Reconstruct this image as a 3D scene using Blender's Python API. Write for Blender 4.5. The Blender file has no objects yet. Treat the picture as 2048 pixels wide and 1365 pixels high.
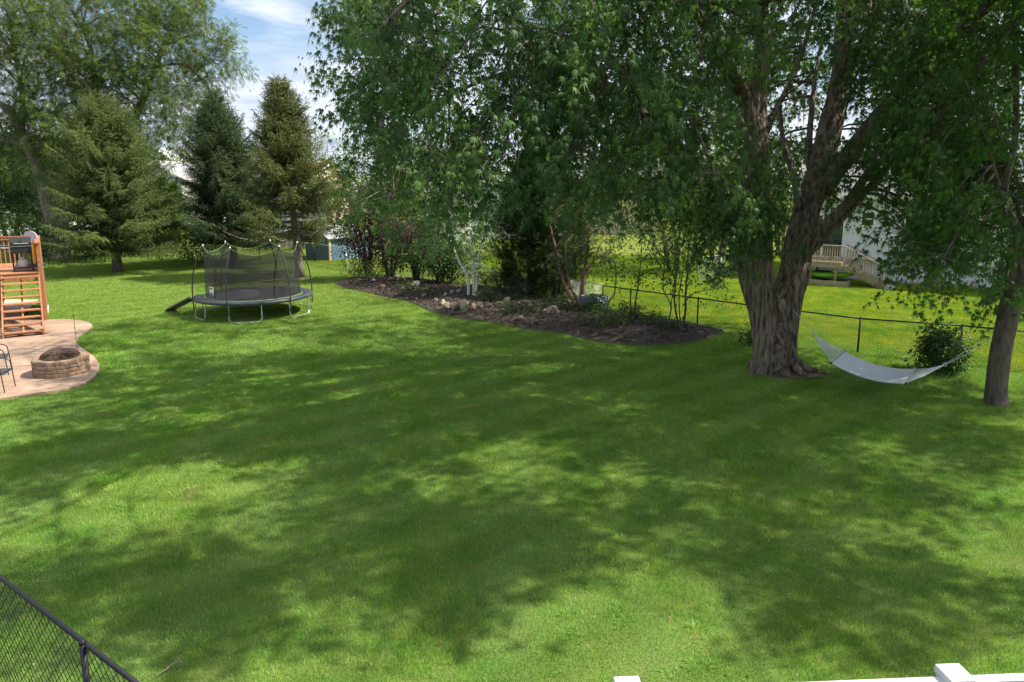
import bpy, bmesh, math, random
import numpy as np
from mathutils import Vector, Matrix, Quaternion, noise

sc = bpy.context.scene
col = sc.collection
R = math.radians
rng = np.random.default_rng(7)
random.seed(7)

# ------------------------------------------------------------------ camera
CAM_H, PITCH, FPX, CX, CY = 4.5, R(9.8), 1365.0, 1024.0, 610.0   # height, tilt, focal length and optical centre in 2048 px units
cam_d = bpy.data.cameras.new('camera')
cam = bpy.data.objects.new('camera', cam_d); col.objects.link(cam)
cam.location = (0, 0, CAM_H); cam.rotation_euler = (R(90) - PITCH, 0, 0)
cam_d.sensor_width = 36; cam_d.lens = 36 * FPX / 2048; cam_d.shift_y = -(682.5 - CY) / 2048
cam_d.clip_end = 2000; cam_d.clip_start = .05
sc.camera = cam

# ------------------------------------------------------------------ light
SUN_AZ, SUN_EL = R(3), R(51)          # azimuth counted from +x towards +y
S = Vector((math.cos(SUN_EL) * math.cos(SUN_AZ), math.cos(SUN_EL) * math.sin(SUN_AZ), math.sin(SUN_EL)))
sd = bpy.data.lights.new('sun', 'SUN'); sd.energy = 5.0; sd.angle = R(.55); sd.color = (1, .93, .79)
sun = bpy.data.objects.new('sun', sd); col.objects.link(sun)
sun.rotation_euler = S.to_track_quat('Z', 'Y').to_euler()
w = bpy.data.worlds.new('World'); sc.world = w; w.use_nodes = True
nt = w.node_tree; nt.nodes.clear()
def N(t, tree=None, **k):
    n = (tree or nt).nodes.new(t)
    for a, b in k.items(): setattr(n, a, b)
    return n
L = lambda a, b, tree=None: (tree or nt).links.new(a, b)
sky = N('ShaderNodeTexSky', sky_type='NISHITA', sun_disc=False); sky.sun_elevation = SUN_EL; sky.sun_rotation = R(90) - SUN_AZ
sky.air_density = 1.0; sky.dust_density = .8; sky.ozone_density = 1.5
tc = N('ShaderNodeTexCoord'); sep = N('ShaderNodeSeparateXYZ'); L(tc.outputs['Generated'], sep.inputs[0])
mz = N('ShaderNodeMath', operation='MAXIMUM'); L(sep.outputs['Z'], mz.inputs[0]); mz.inputs[1].default_value = 0
az = N('ShaderNodeMath', operation='ADD'); L(mz.outputs[0], az.inputs[0]); az.inputs[1].default_value = .16
dv = N('ShaderNodeVectorMath', operation='DIVIDE'); L(tc.outputs['Generated'], dv.inputs[0])
cz = N('ShaderNodeCombineXYZ'); [L(az.outputs[0], cz.inputs[i]) for i in range(3)]; L(cz.outputs[0], dv.inputs[1])
mp = N('ShaderNodeMapping'); L(dv.outputs[0], mp.inputs[0]); mp.inputs['Scale'].default_value = (1, 1, 0); mp.inputs['Location'].default_value = (3.35, .55, 0)
n1 = N('ShaderNodeTexNoise'); L(mp.outputs[0], n1.inputs['Vector']); n1.inputs['Scale'].default_value = 1.15; n1.inputs['Detail'].default_value = 9; n1.inputs['Roughness'].default_value = .56; n1.inputs['Distortion'].default_value = .35
r1 = N('ShaderNodeValToRGB'); L(n1.outputs['Fac'], r1.inputs[0]); r1.color_ramp.elements[0].position = .38; r1.color_ramp.elements[1].position = .50
n2 = N('ShaderNodeTexNoise'); L(mp.outputs[0], n2.inputs['Vector']); n2.inputs['Scale'].default_value = 2.3; n2.inputs['Detail'].default_value = 6
r2 = N('ShaderNodeValToRGB'); L(n2.outputs['Fac'], r2.inputs[0])
r2.color_ramp.elements[0].position = .3; r2.color_ramp.elements[0].color = (3.2, 3.8, 4.9, 1)
r2.color_ramp.elements[1].position = .62; r2.color_ramp.elements[1].color = (6.0, 6.4, 7.0, 1)
mx = N('ShaderNodeMix', data_type='RGBA'); L(r1.outputs[0], mx.inputs[0]); L(sky.outputs[0], mx.inputs[6]); L(r2.outputs[0], mx.inputs[7])
bg = N('ShaderNodeBackground'); L(mx.outputs[2], bg.inputs[0]); bg.inputs[1].default_value = .09
wo = N('ShaderNodeOutputWorld'); L(bg.outputs[0], wo.inputs[0])
vs = sc.view_settings; vs.view_transform = 'Standard'; vs.look = 'None'; vs.exposure = 1.0; vs.gamma = 1
cy = sc.cycles; cy.max_bounces = 6; cy.diffuse_bounces = 3; cy.glossy_bounces = 2; cy.transmission_bounces = 4; cy.transparent_max_bounces = 8; cy.use_adaptive_sampling = True; cy.adaptive_threshold = .025
cy.caustics_reflective = cy.caustics_refractive = False; cy.sample_clamp_indirect = 6

# ------------------------------------------------------------------ survey helpers: photo point -> place on the ground / at a distance
CAMP = Vector((0, 0, CAM_H)); FW = Vector((0, math.cos(PITCH), -math.sin(PITCH))); UP = Vector((0, math.sin(PITCH), math.cos(PITCH)))
def ray(px, py): return Vector((1, 0, 0)) * ((px - CX) / FPX) - UP * ((py - CY) / FPX) + FW
def G(px, py, h=0):
    d = ray(px, py); return CAMP + d * ((h - CAM_H) / d.z)
def Z(px, py, z): return CAMP + ray(px, py) * z
def proj(p):
    v = Vector(p) - CAMP; z = v.dot(FW); return CX + FPX * v.x / z, CY - FPX * v.dot(UP) / z, z
def gz(px, py): return proj(G(px, py))[2]

# ------------------------------------------------------------------ materials
def mat(name, base=(.5, .5, .5), rough=.6, metal=0, spec=.35, var=0, vscale=8, stretch=(1, 1, 1), bump=0, bscale=30, col2=None, coords='Object', detail=5, contrast=(.3, .7), bdist=.02):
    m = bpy.data.materials.new(name); m.use_nodes = True; t = m.node_tree; b = t.nodes['Principled BSDF']
    b.inputs['Base Color'].default_value = (*base, 1); b.inputs['Roughness'].default_value = rough; b.inputs['Metallic'].default_value = metal
    b.inputs['Specular IOR Level'].default_value = spec
    if col2 or bump:
        tcn = N('ShaderNodeTexCoord', t); mpn = N('ShaderNodeMapping', t); mpn.inputs['Scale'].default_value = stretch
        L(tcn.outputs[coords], mpn.inputs[0], t)
    if col2:
        nn = N('ShaderNodeTexNoise', t); nn.inputs['Scale'].default_value = vscale; nn.inputs['Detail'].default_value = detail; nn.inputs['Roughness'].default_value = .62
        L(mpn.outputs[0], nn.inputs['Vector'], t)
        rr = N('ShaderNodeValToRGB', t); rr.color_ramp.elements[0].position, rr.color_ramp.elements[1].position = contrast
        rr.color_ramp.elements[0].color = (*base, 1); rr.color_ramp.elements[1].color = (*col2, 1)
        L(nn.outputs['Fac'], rr.inputs[0], t); L(rr.outputs[0], b.inputs['Base Color'], t)
    if bump:
        nb = N('ShaderNodeTexNoise', t); nb.inputs['Scale'].default_value = bscale; nb.inputs['Detail'].default_value = 6
        L(mpn.outputs[0], nb.inputs['Vector'], t)
        bp = N('ShaderNodeBump', t); bp.inputs['Strength'].default_value = bump; bp.inputs['Distance'].default_value = bdist
        L(nb.outputs['Fac'], bp.inputs['Height'], t); L(bp.outputs[0], b.inputs['Normal'], t)
    return m
def leaf_mat(name, c0, c1, trans=.35, back=None, tcol=None, rough=.5, spec=.3, patch=0):
    m = bpy.data.materials.new(name); m.use_nodes = True; t = m.node_tree; b = t.nodes['Principled BSDF']
    at = N('ShaderNodeAttribute', t); at.attribute_name = 'tint'
    rr = N('ShaderNodeValToRGB', t); rr.color_ramp.elements[0].color = (*c0, 1); rr.color_ramp.elements[1].color = (*c1, 1); L(at.outputs['Fac'], rr.inputs[0], t)
    out = rr.outputs[0]
    if back:
        ge = N('ShaderNodeNewGeometry', t); mx = N('ShaderNodeMix', t, data_type='RGBA'); L(ge.outputs['Backfacing'], mx.inputs[0], t)
        mm = N('ShaderNodeMath', t, operation='MULTIPLY'); L(ge.outputs['Backfacing'], mm.inputs[0], t); mm.inputs[1].default_value = .6; L(mm.outputs[0], mx.inputs[0], t)
        L(out, mx.inputs[6], t); mx.inputs[7].default_value = (*back, 1); out = mx.outputs[2]
    L(out, b.inputs['Base Color'], t); b.inputs['Roughness'].default_value = rough; b.inputs['Specular IOR Level'].default_value = spec
    tr = N('ShaderNodeBsdfTranslucent', t)
    tm = N('ShaderNodeMix', t, data_type='RGBA', blend_type='MULTIPLY'); tm.inputs[0].default_value = 1; L(rr.outputs[0], tm.inputs[6], t)
    tm.inputs[7].default_value = (*(tcol or (1.7, 1.8, .7)), 1); L(tm.outputs[2], tr.inputs[0], t)
    ms = N('ShaderNodeMixShader', t); ms.inputs[0].default_value = trans; L(b.outputs[0], ms.inputs[1], t); L(tr.outputs[0], ms.inputs[2], t)
    L(ms.outputs[0], t.nodes['Material Output'].inputs[0], t)
    return m
M = {}
M['maple'] = leaf_mat('maple_leaf', (.018, .054, .016), (.100, .185, .050), .38, back=(.12, .20, .10), rough=.5, spec=.2)
M['maple_r'] = leaf_mat('dark_maple_leaf', (.022, .066, .013), (.085, .170, .032), .42, back=(.09, .17, .06), rough=.5, spec=.2)
M['locust'] = leaf_mat('locust_leaf', (.038, .080, .017), (.125, .170, .036), .36)
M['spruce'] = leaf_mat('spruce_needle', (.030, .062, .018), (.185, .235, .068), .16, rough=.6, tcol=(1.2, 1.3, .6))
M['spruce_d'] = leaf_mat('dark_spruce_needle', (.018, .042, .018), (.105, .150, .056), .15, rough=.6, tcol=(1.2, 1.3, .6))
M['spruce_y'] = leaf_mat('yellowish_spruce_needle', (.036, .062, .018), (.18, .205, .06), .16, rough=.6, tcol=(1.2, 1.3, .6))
M['cedar'] = leaf_mat('cedar_spray', (.016, .034, .010), (.05, .085, .02), .2, rough=.6)
M['cedar_y'] = leaf_mat('bright_cedar_spray', (.05, .11, .015), (.14, .22, .03), .3, rough=.6)
M['bg'] = leaf_mat('mid_leaf', (.035, .075, .018), (.105, .16, .04), .4)
M['bg_d'] = leaf_mat('deep_leaf', (.022, .052, .014), (.06, .11, .03), .35)
M['bg_y'] = leaf_mat('yellow_green_leaf', (.08, .13, .02), (.21, .26, .045), .45)
M['purple'] = leaf_mat('purple_leaf', (.022, .014, .014), (.085, .050, .045), .25, tcol=(1.5, .8, .7))
M['birch_l'] = leaf_mat('birch_leaf', (.03, .075, .018), (.085, .15, .035), .4)
M['weed'] = leaf_mat('weed_leaf', (.06, .12, .02), (.16, .24, .05), .4)
M['juniper'] = leaf_mat('juniper_spray', (.016, .034, .016), (.05, .085, .035), .15)
M['hydr'] = leaf_mat('shrub_leaf', (.022, .06, .014), (.06, .12, .028), .35)
M['deadleaf'] = leaf_mat('dry_leaf', (.12, .085, .04), (.26, .20, .12), .2, tcol=(1, .9, .7))
M['bark'] = mat('maple_bark', (.040, .031, .024), .9, col2=(.26, .205, .16), vscale=12, stretch=(1, 1, .13), bump=1, bscale=13, contrast=(.38, .64), bdist=.14, detail=7)
M['bark_d'] = mat('dark_bark', (.045, .036, .028), .9, col2=(.14, .115, .09), vscale=8, stretch=(1, 1, .25), bump=.9, bscale=16, bdist=.05)
M['bark_g'] = mat('grey_bark', (.09, .075, .06), .9, col2=(.22, .185, .15), vscale=6, stretch=(1, 1, .3), bump=.8, bscale=16)
M['twig'] = mat('twig_bark', (.10, .075, .055), .9)
M['deadtwig'] = mat('dry_twig', (.19, .15, .11), .9)
M['birch'] = mat('birch_bark', (.62, .60, .55), .7, col2=(.10, .09, .08), vscale=5, stretch=(1, 1, 4), contrast=(.58, .72))
M['cedarbark'] = mat('cedar_bark', (.10, .06, .04), .9, col2=(.26, .17, .12), vscale=6, stretch=(1, 1, .15), bump=.6)
M['deckwood'] = mat('stained_cedar', (.27, .110, .050), .65, col2=(.42, .20, .10), vscale=5, stretch=(1, 3, 3), contrast=(.3, .72), bump=.2, bscale=25)
M['oldwood'] = mat('weathered_wood', (.30, .235, .16), .8, col2=(.42, .34, .24), vscale=4)
M['whitevinyl'] = mat('white_vinyl', (.60, .61, .63), .4, col2=(.50, .51, .52), vscale=4)
M['siding'] = mat('white_siding', (.72, .74, .74), .55, col2=(.66, .69, .69), vscale=.8)
M['black'] = mat('black_metal', (.012, .012, .014), .4, spec=.5)
M['blackvinyl'] = mat('black_vinyl_coating', (.010, .011, .016), .55, spec=.3)
M['galv'] = mat('galvanised_steel', (.42, .43, .44), .42, metal=.7, col2=(.52, .53, .54), vscale=5)
M['concrete'] = mat('concrete', (.42, .40, .37), .85, col2=(.50, .48, .45), vscale=4)
M['roofgrey'] = mat('grey_shingle', (.20, .20, .21), .9, col2=(.30, .30, .31), vscale=14, bump=.4)
M['roofwhite'] = mat('pale_roof', (.62, .62, .63), .7)
M['roofred'] = mat('red_roof', (.42, .12, .07), .8, col2=(.52, .2, .12), vscale=6)
M['houseg'] = mat('sage_siding', (.36, .37, .32), .7)
M['trimw'] = mat('white_trim', (.8, .8, .8), .5)
M['glass'] = mat('window_glass', (.03, .04, .045), .06, spec=.8)
M['brickpink'] = mat('pale_brick', (.42, .32, .27), .9, col2=(.52, .42, .36), vscale=9)
M['shedblue'] = mat('blue_shed_paint', (.11, .20, .29), .6, col2=(.15, .25, .34), vscale=2)
M['cream'] = mat('cream_trim', (.55, .47, .30), .6)
def vary(m, lo=.78, hi=1.15):                                     # each board a little lighter or darker than the next
    t = m.node_tree; b = t.nodes['Principled BSDF']; src = b.inputs['Base Color'].links[0].from_socket
    oi = N('ShaderNodeObjectInfo', t); mr = N('ShaderNodeMapRange', t); mr.inputs[3].default_value = lo; mr.inputs[4].default_value = hi; L(oi.outputs['Random'], mr.inputs[0], t)
    mx_ = N('ShaderNodeVectorMath', t, operation='SCALE'); L(src, mx_.inputs[0], t); L(mr.outputs[0], mx_.inputs['Scale'], t); L(mx_.outputs[0], b.inputs['Base Color'], t)
vary(M['deckwood']); vary(M['oldwood'])
def mesh_obj(name, verts, faces, m, parent=None, smooth=False, tint=None):
    me = bpy.data.meshes.new(name); me.from_pydata(verts, [], faces); me.update()
    if isinstance(m, (list, tuple)):
        for q in m: me.materials.append(q)
    elif m: me.materials.append(m)
    if smooth: me.polygons.foreach_set('use_smooth', [True] * len(me.polygons))
    o = bpy.data.objects.new(name, me); col.objects.link(o)
    if parent: o.parent = parent
    return o
def tag(o, label=None, cat=None, group=None, kind=None):
    if label: o['label'] = label
    if cat: o['category'] = cat
    if group: o['group'] = group
    if kind: o['kind'] = kind
    return o
def thing(name, label, cat, loc=(0, 0, 0), rz=0, group=None):
    o = bpy.data.objects.new(name, None); col.objects.link(o); o.location = loc; o.rotation_euler = (0, 0, rz); o.empty_display_size = .2
    return tag(o, label, cat, group)
def copy_tree(o, parent=None):
    c = o.copy(); col.objects.link(c); c.parent = parent
    for ch in list(o.children): copy_tree(ch, c)
    return c

class MB:
    def __init__(s): s.v = []; s.f = []
    def box(s, c, d, rot=None):
        c = Vector(c); k = len(s.v); hx, hy, hz = d[0] / 2, d[1] / 2, d[2] / 2
        for x, y, z in ((-1, -1, -1), (1, -1, -1), (1, 1, -1), (-1, 1, -1), (-1, -1, 1), (1, -1, 1), (1, 1, 1), (-1, 1, 1)):
            p = Vector((x * hx, y * hy, z * hz))
            if rot: p = rot @ p
            s.v.append(tuple(c + p))
        s.f += [tuple(k + i for i in q) for q in ((3, 2, 1, 0), (4, 5, 6, 7), (0, 1, 5, 4), (1, 2, 6, 5), (2, 3, 7, 6), (3, 0, 4, 7))]
        return s
    def bevbox(s, c, d, b=.01, rot=None):
        bm = bmesh.new(); bmesh.ops.create_cube(bm, size=1); bmesh.ops.scale(bm, vec=d, verts=bm.verts)
        bmesh.ops.bevel(bm, geom=list(bm.edges), offset=b, segments=2, affect='EDGES', profile=.6)
        k = len(s.v); bm.verts.index_update()
        for v in bm.verts:
            p = v.co.copy()
            if rot: p = rot @ p
            s.v.append(tuple(Vector(c) + p))
        for f in bm.faces: s.f.append(tuple(k + v.index for v in f.verts))
        bm.free(); return s
    def tube(s, pts, rad, n=8, cap=True, fn=None):
        pts = [Vector(p) for p in pts]
        if not hasattr(rad, '__len__'): rad = [rad] * len(pts)
        k = len(s.v); prev = None
        for i, p in enumerate(pts):
            d = (pts[min(i + 1, len(pts) - 1)] - pts[max(i - 1, 0)])
            d = d.normalized() if d.length > 1e-9 else Vector((0, 0, 1))
            if prev is None:
                a = d.orthogonal().normalized() if abs(d.z) < .9 else Vector((1, 0, 0)); a = (a - d * a.dot(d)).normalized()
            else: a = (prev - d * prev.dot(d)).normalized()
            prev = a; b = d.cross(a)
            for j in range(n):
                t = 2 * math.pi * j / n; r = rad[i] * (fn(i, t, p) if fn else 1)
                s.v.append(tuple(p + (a * math.cos(t) + b * math.sin(t)) * r))
        for i in range(len(pts) - 1):
            for j in range(n):
                q = (j + 1) % n; s.f.append((k + i * n + j, k + i * n + q, k + (i + 1) * n + q, k + (i + 1) * n + j))
        if cap:
            s.f.append(tuple(k + j for j in reversed(range(n)))); s.f.append(tuple(k + (len(pts) - 1) * n + j for j in range(n)))
        return s
    def bar(s, a, b, wdt, thk, up=(0, 0, 1)):
        a, b = Vector(a), Vector(b); d = (b - a).normalized(); u = Vector(up); x = d.cross(u)
        if x.length < 1e-5: x = d.orthogonal()
        x.normalize(); y = x.cross(d); k = len(s.v)
        for p in (a, b):
            for sx, sy in ((-1, -1), (1, -1), (1, 1), (-1, 1)): s.v.append(tuple(p + x * sx * wdt / 2 + y * sy * thk / 2))
        s.f += [tuple(k + i for i in q) for q in ((0, 1, 2, 3), (7, 6, 5, 4), (0, 4, 5, 1), (1, 5, 6, 2), (2, 6, 7, 3), (3, 7, 4, 0))]
        return s
    def prism(s, poly, z0, z1):
        k = len(s.v); n = len(poly)
        s.v += [(p[0], p[1], z0) for p in poly] + [(p[0], p[1], z1) for p in poly]
        s.f.append(tuple(k + i for i in reversed(range(n)))); s.f.append(tuple(k + n + i for i in range(n)))
        for i in range(n): j = (i + 1) % n; s.f.append((k + i, k + j, k + n + j, k + n + i))
        return s
    def quad(s, *p):
        k = len(s.v); s.v += [tuple(q) for q in p]; s.f.append(tuple(range(k, k + len(p)))); return s
    def build(s, name, m, parent=None, smooth=False): return mesh_obj(name, s.v, s.f, m, parent, smooth)

def catmull(pts, seg=6):
    """pts: list of (Vector, radius); returns a smooth list of the same."""
    P = [(Vector(p), r) for p, r in pts]; out = []
    for i in range(len(P) - 1):
        p0, p1, p2, p3 = P[max(i - 1, 0)], P[i], P[i + 1], P[min(i + 2, len(P) - 1)]
        for k in range(seg):
            t = k / seg; a = p1[0] * 2; b = (p2[0] - p0[0]) * t; c = (p0[0] * 2 - p1[0] * 5 + p2[0] * 4 - p3[0]) * t * t; d = (-p0[0] + p1[0] * 3 - p2[0] * 3 + p3[0]) * t ** 3
            out.append(((a + b + c + d) / 2, p1[1] * (1 - t) + p2[1] * t))
    out.append(P[-1]); return out

# ------------------------------------------------------------------ leaves
def tri_mesh(name, V, F, m, parent=None, tint=None):
    """V (n,3), F (k,q) numpy; fast mesh with an optional per-vertex tint."""
    me = bpy.data.meshes.new(name); n, k, q = len(V), len(F), F.shape[1]
    me.vertices.add(n); me.vertices.foreach_set('co', V.astype(np.float32).ravel())
    me.loops.add(k * q); me.loops.foreach_set('vertex_index', F.astype(np.int32).ravel())
    me.polygons.add(k); me.polygons.foreach_set('loop_start', (np.arange(k) * q).astype(np.int32))
    me.update(calc_edges=True)
    if tint is not None:
        a = me.attributes.new('tint', 'FLOAT', 'POINT'); a.data.foreach_set('value', tint.astype(np.float32))
    me.materials.append(m); o = bpy.data.objects.new(name, me); col.objects.link(o)
    if parent: o.parent = parent
    return o
def unit(a): return a / (np.linalg.norm(a, axis=-1, keepdims=True) + 1e-9)
def scatter(tv, tf, pos, axis, nrm, scale, tint):
    y = unit(axis); z = unit(nrm - y * (nrm * y).sum(-1, keepdims=True)); x = np.cross(y, z)
    Rm = np.stack([x, y, z], -1)                                   # (n,3,3) columns
    V = np.einsum('nij,kj->nki', Rm, tv) * scale[:, None, None] + pos[:, None, :]
    n, k = len(pos), len(tv); F = (tf[None] + (np.arange(n) * k)[:, None, None]).reshape(-1, tf.shape[1])
    return V.reshape(-1, 3), F, np.repeat(tint, k)
class Leaves:
    def __init__(s): s.V = []; s.F = []; s.T = []; s.n = 0
    def add(s, V, F, T): s.V.append(V); s.F.append(F + s.n); s.T.append(T); s.n += len(V); return s
    def build(s, name, m, parent): return tri_mesh(name, np.concatenate(s.V), np.concatenate(s.F), m, parent, np.clip(np.concatenate(s.T), 0, 1))
# five-lobed maple leaf (kite per lobe), diamond leaf, pinnate frond, needle spray
def maple_tpl():
    v = [(0, 0, 0)]; f = []; tips = [(-62, .60), (-31, .92), (0, 1.18), (31, .92), (62, .60)]
    nt_ = [(-95, .14), (-45, .27), (-14, .33), (14, .33), (45, .27), (95, .14)]
    for a, r in nt_: v.append((r * math.sin(R(a)), r * math.cos(R(a)), -.03))
    for a, r in tips: v.append((r * math.sin(R(a)), r * math.cos(R(a)), -.16 * r + (.05 if a == 0 else -.06)))
    for i in range(5): f.append((0, 2 + i, 7 + i, 1 + i))
    return np.array(v, float), np.array(f)
TPL_MAPLE = maple_tpl()
TPL_LEAF = (np.array([(0, 0, 0), (.32, .45, .07), (0, 1, -.08), (-.32, .45, .07)], float), np.array([(0, 1, 2, 3)]))
def frond_tpl(n=6):
    v, f = [], []
    for i in range(n):
        t = (i + .6) / n
        for s_ in (-1, 1):
            k = len(v); y = t; l = .30 * (1 - .4 * abs(t - .45)); z = -.12 * t * t
            v += [(0, y, z), (s_ * l * .5, y - .055, z + .02), (s_ * l, y + .06, z - .03), (s_ * l * .5, y + .075, z + .02)]; f.append((k, k + 1, k + 2, k + 3))
    return np.array(v, float), np.array(f)
TPL_FROND = frond_tpl()
def needle_tpl(n=9):
    v, f = [], []; rg = random.Random(3)
    for i in range(n):
        t = i / n; a = i * 2.4; k = len(v); o = Vector((math.cos(a), .95, math.sin(a) * .75)).normalized(); l = .22 + .06 * rg.random()
        b = Vector((0, t, 0)); w_ = Vector((-math.sin(a), 0, math.cos(a))) * .035; tip = b + o * l
        v += [tuple(b - w_), tuple(b + w_ + Vector((0, .05, 0))), tuple(tip)]; f.append((k, k + 1, k + 2))
    k = len(v); v += [(-.03, 0, 0), (.03, 0, 0), (0, 1.15, .02)]; f.append((k, k + 1, k + 2))
    return np.array(v, float), np.array(f)
TPL_NEEDLE = needle_tpl(12)
def spray_leaves(base, dirs, Ls, nleaf, spread, droop, lsize, tpl, tint_s, down=.55, tint_n=.18, pend=False):
    m = len(base); t = rng.random((m, nleaf)) ** .75
    D = dirs[:, None, :] * (Ls[:, None, None] * t[..., None]); D[..., 2] -= droop * Ls[:, None] * t ** 2
    off = rng.normal(size=(m, nleaf, 3)) * spread * (1.15 - .6 * t[..., None])
    pos = (base[:, None, :] + D + off).reshape(-1, 3)
    ax = (dirs[:, None, :] * .55 + unit(off) * .65 + np.array([0, 0, -down]) + rng.normal(size=(m, nleaf, 3)) * .35).reshape(-1, 3)
    nr = (np.array([0, 0, .75]) + rng.normal(size=(m, nleaf, 3)) * .5 + unit(off) * .35 + dirs[:, None, :] * .45).reshape(-1, 3)
    if pend:                                                       # hanging leaves: tips down, blades turned outwards
        ax = (dirs[:, None, :] * .3 + unit(off) * .35 + np.array([0, 0, -1.]) + rng.normal(size=(m, nleaf, 3)) * .28).reshape(-1, 3)
        nr = (np.array([0, 0, .45]) + rng.normal(size=(m, nleaf, 3)) * .38 + unit(off) * .4 + dirs[:, None, :] * .6).reshape(-1, 3)
    sc_ = lsize * rng.uniform(.5, 1.38, m * nleaf); ti = np.repeat(tint_s, nleaf) + rng.normal(size=m * nleaf) * tint_n
    return scatter(*tpl, pos, ax, nr, sc_, ti)
# ------------------------------------------------------------------ ground, lawn, patio, planting bed
def wpos_noise(t, scale, detail=3, rough=.5, stretch=(1, 1, 1), rot=0):
    ge = N('ShaderNodeNewGeometry', t); mpn = N('ShaderNodeMapping', t); mpn.inputs['Scale'].default_value = stretch; mpn.inputs['Rotation'].default_value = (0, 0, rot)
    L(ge.outputs['Position'], mpn.inputs[0], t); nn = N('ShaderNodeTexNoise', t); nn.inputs['Scale'].default_value = scale; nn.inputs['Detail'].default_value = detail; nn.inputs['Roughness'].default_value = rough
    L(mpn.outputs[0], nn.inputs['Vector'], t); return nn.outputs['Fac']
def ramp(t, src, stops):
    r = N('ShaderNodeValToRGB', t); e = r.color_ramp.elements
    while len(e) < len(stops): e.new(.5)
    for q, (p, c) in zip(e, stops): q.position = p; q.color = (*c, 1)
    L(src, r.inputs[0], t); return r.outputs[0]
def mixc(t, fac, a, b, blend='MIX'):
    m = N('ShaderNodeMix', t, data_type='RGBA', blend_type=blend)
    if isinstance(fac, (int, float)): m.inputs[0].default_value = fac
    else: L(fac, m.inputs[0], t)
    for i, q in ((6, a), (7, b)):
        if isinstance(q, tuple): m.inputs[i].default_value = (*q, 1)
        else: L(q, m.inputs[i], t)
    return m.outputs[2]
def lawn_colour(t):
    big = wpos_noise(t, .35, 3, .55); mid = wpos_noise(t, 1.5, 4, .6); fine = wpos_noise(t, 6, 3); strp = wpos_noise(t, 1.1, 3, .6, (1, .12, 1), R(64)); dry = wpos_noise(t, .9, 4, .6)
    c = ramp(t, big, [(.3, (0.123, 0.262, 0.033)), (.5, (0.151, 0.287, 0.040)), (.7, (0.191, 0.307, 0.051))])
    c = mixc(t, ramp(t, mid, [(.46, (0, 0, 0)), (.66, (1, 1, 1))]), c, (0.228, 0.319, 0.071))
    c = mixc(t, ramp(t, mid, [(.28, (1, 1, 1)), (.44, (0, 0, 0))]), c, (0.088, 0.237, 0.025))
    c = mixc(t, ramp(t, strp, [(.4, (0, 0, 0)), (.6, (0.518, 0.638, 0.475))]), c, (0.182, 0.301, 0.082))
    c = mixc(t, ramp(t, fine, [(.62, (0, 0, 0)), (.75, (0.571, 0.701, 0.522))]), c, (0.311, 0.357, 0.132))
    c = mixc(t, ramp(t, dry, [(.62, (0, 0, 0)), (.74, (0.631, 0.710, 0.749))]), c, (0.237, 0.237, 0.107))
    gw = N('ShaderNodeNewGeometry', t); mw = N('ShaderNodeMapping', t); mw.inputs['Rotation'].default_value = (0, 0, R(-129)); L(gw.outputs['Position'], mw.inputs[0], t)   # mower passes
    wv_ = N('ShaderNodeTexWave', t); wv_.inputs['Scale'].default_value = .29; wv_.inputs['Distortion'].default_value = 2.2; wv_.inputs['Detail'].default_value = 2; wv_.inputs['Detail Scale'].default_value = .5; L(mw.outputs[0], wv_.inputs['Vector'], t)
    c = mixc(t, 1.0, c, ramp(t, wv_.outputs['Fac'], [(.25, (.90, .92, .88)), (.75, (1.10, 1.08, 1.16))]), 'MULTIPLY')
    # the far side of the boundary fence is a yellower, weedier lawn
    ge = N('ShaderNodeNewGeometry', t); sp = N('ShaderNodeSeparateXYZ', t); L(ge.outputs['Position'], sp.inputs[0], t)
    m1 = N('ShaderNodeMath', t, operation='ADD'); L(sp.outputs['X'], m1.inputs[0], t); L(sp.outputs['Y'], m1.inputs[1], t)
    s1 = N('ShaderNodeMapRange', t); L(m1.outputs[0], s1.inputs[0], t); s1.inputs[1].default_value = 28.6; s1.inputs[2].default_value = 29.4
    yel = ramp(t, wpos_noise(t, 1.1, 4, .65), [(.38, (.15, .27, .028)), (.62, (.30, .345, .034))])
    s2 = N('ShaderNodeMapRange', t); L(sp.outputs['Y'], s2.inputs[0], t); s2.inputs[1].default_value = 19; s2.inputs[2].default_value = 27; s2.inputs[4].default_value = .6
    c = mixc(t, s2.outputs[0], c, ramp(t, mid, [(.3, (.19, .30, .05)), (.7, (.31, .36, .12))]))
    return mixc(t, s1.outputs[0], c, yel)
gm = bpy.data.materials.new('lawn_soil'); gm.use_nodes = True; t = gm.node_tree; b = t.nodes['Principled BSDF']
L(mixc(t, .55, lawn_colour(t), (.055, .06, .022)), b.inputs['Base Color'], t); b.inputs['Roughness'].default_value = .95; b.inputs['Specular IOR Level'].default_value = .1
gr = bpy.data.materials.new('grass_blade'); gr.use_nodes = True; t = gr.node_tree; b = t.nodes['Principled BSDF']
at = N('ShaderNodeAttribute', t); at.attribute_name = 'tint'
lc = mixc(t, 1.0, lawn_colour(t), ramp(t, at.outputs['Fac'], [(0, (.62, .72, .55)), (.55, (1.05, 1.05, .95)), (.93, (1.35, 1.3, 1.15)), (1, (2.1, 1.75, 1.9))]), 'MULTIPLY')
L(lc, b.inputs['Base Color'], t); b.inputs['Roughness'].default_value = .55; b.inputs['Specular IOR Level'].default_value = .25
tr = N('ShaderNodeBsdfTranslucent', t); L(mixc(t, 1.0, lc, (1.4, 1.5, .6), 'MULTIPLY'), tr.inputs[0], t)
ms = N('ShaderNodeMixShader', t); ms.inputs[0].default_value = .3; L(b.outputs[0], ms.inputs[1], t); L(tr.outputs[0], ms.inputs[2], t); L(ms.outputs[0], t.nodes['Material Output'].inputs[0], t)
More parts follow.
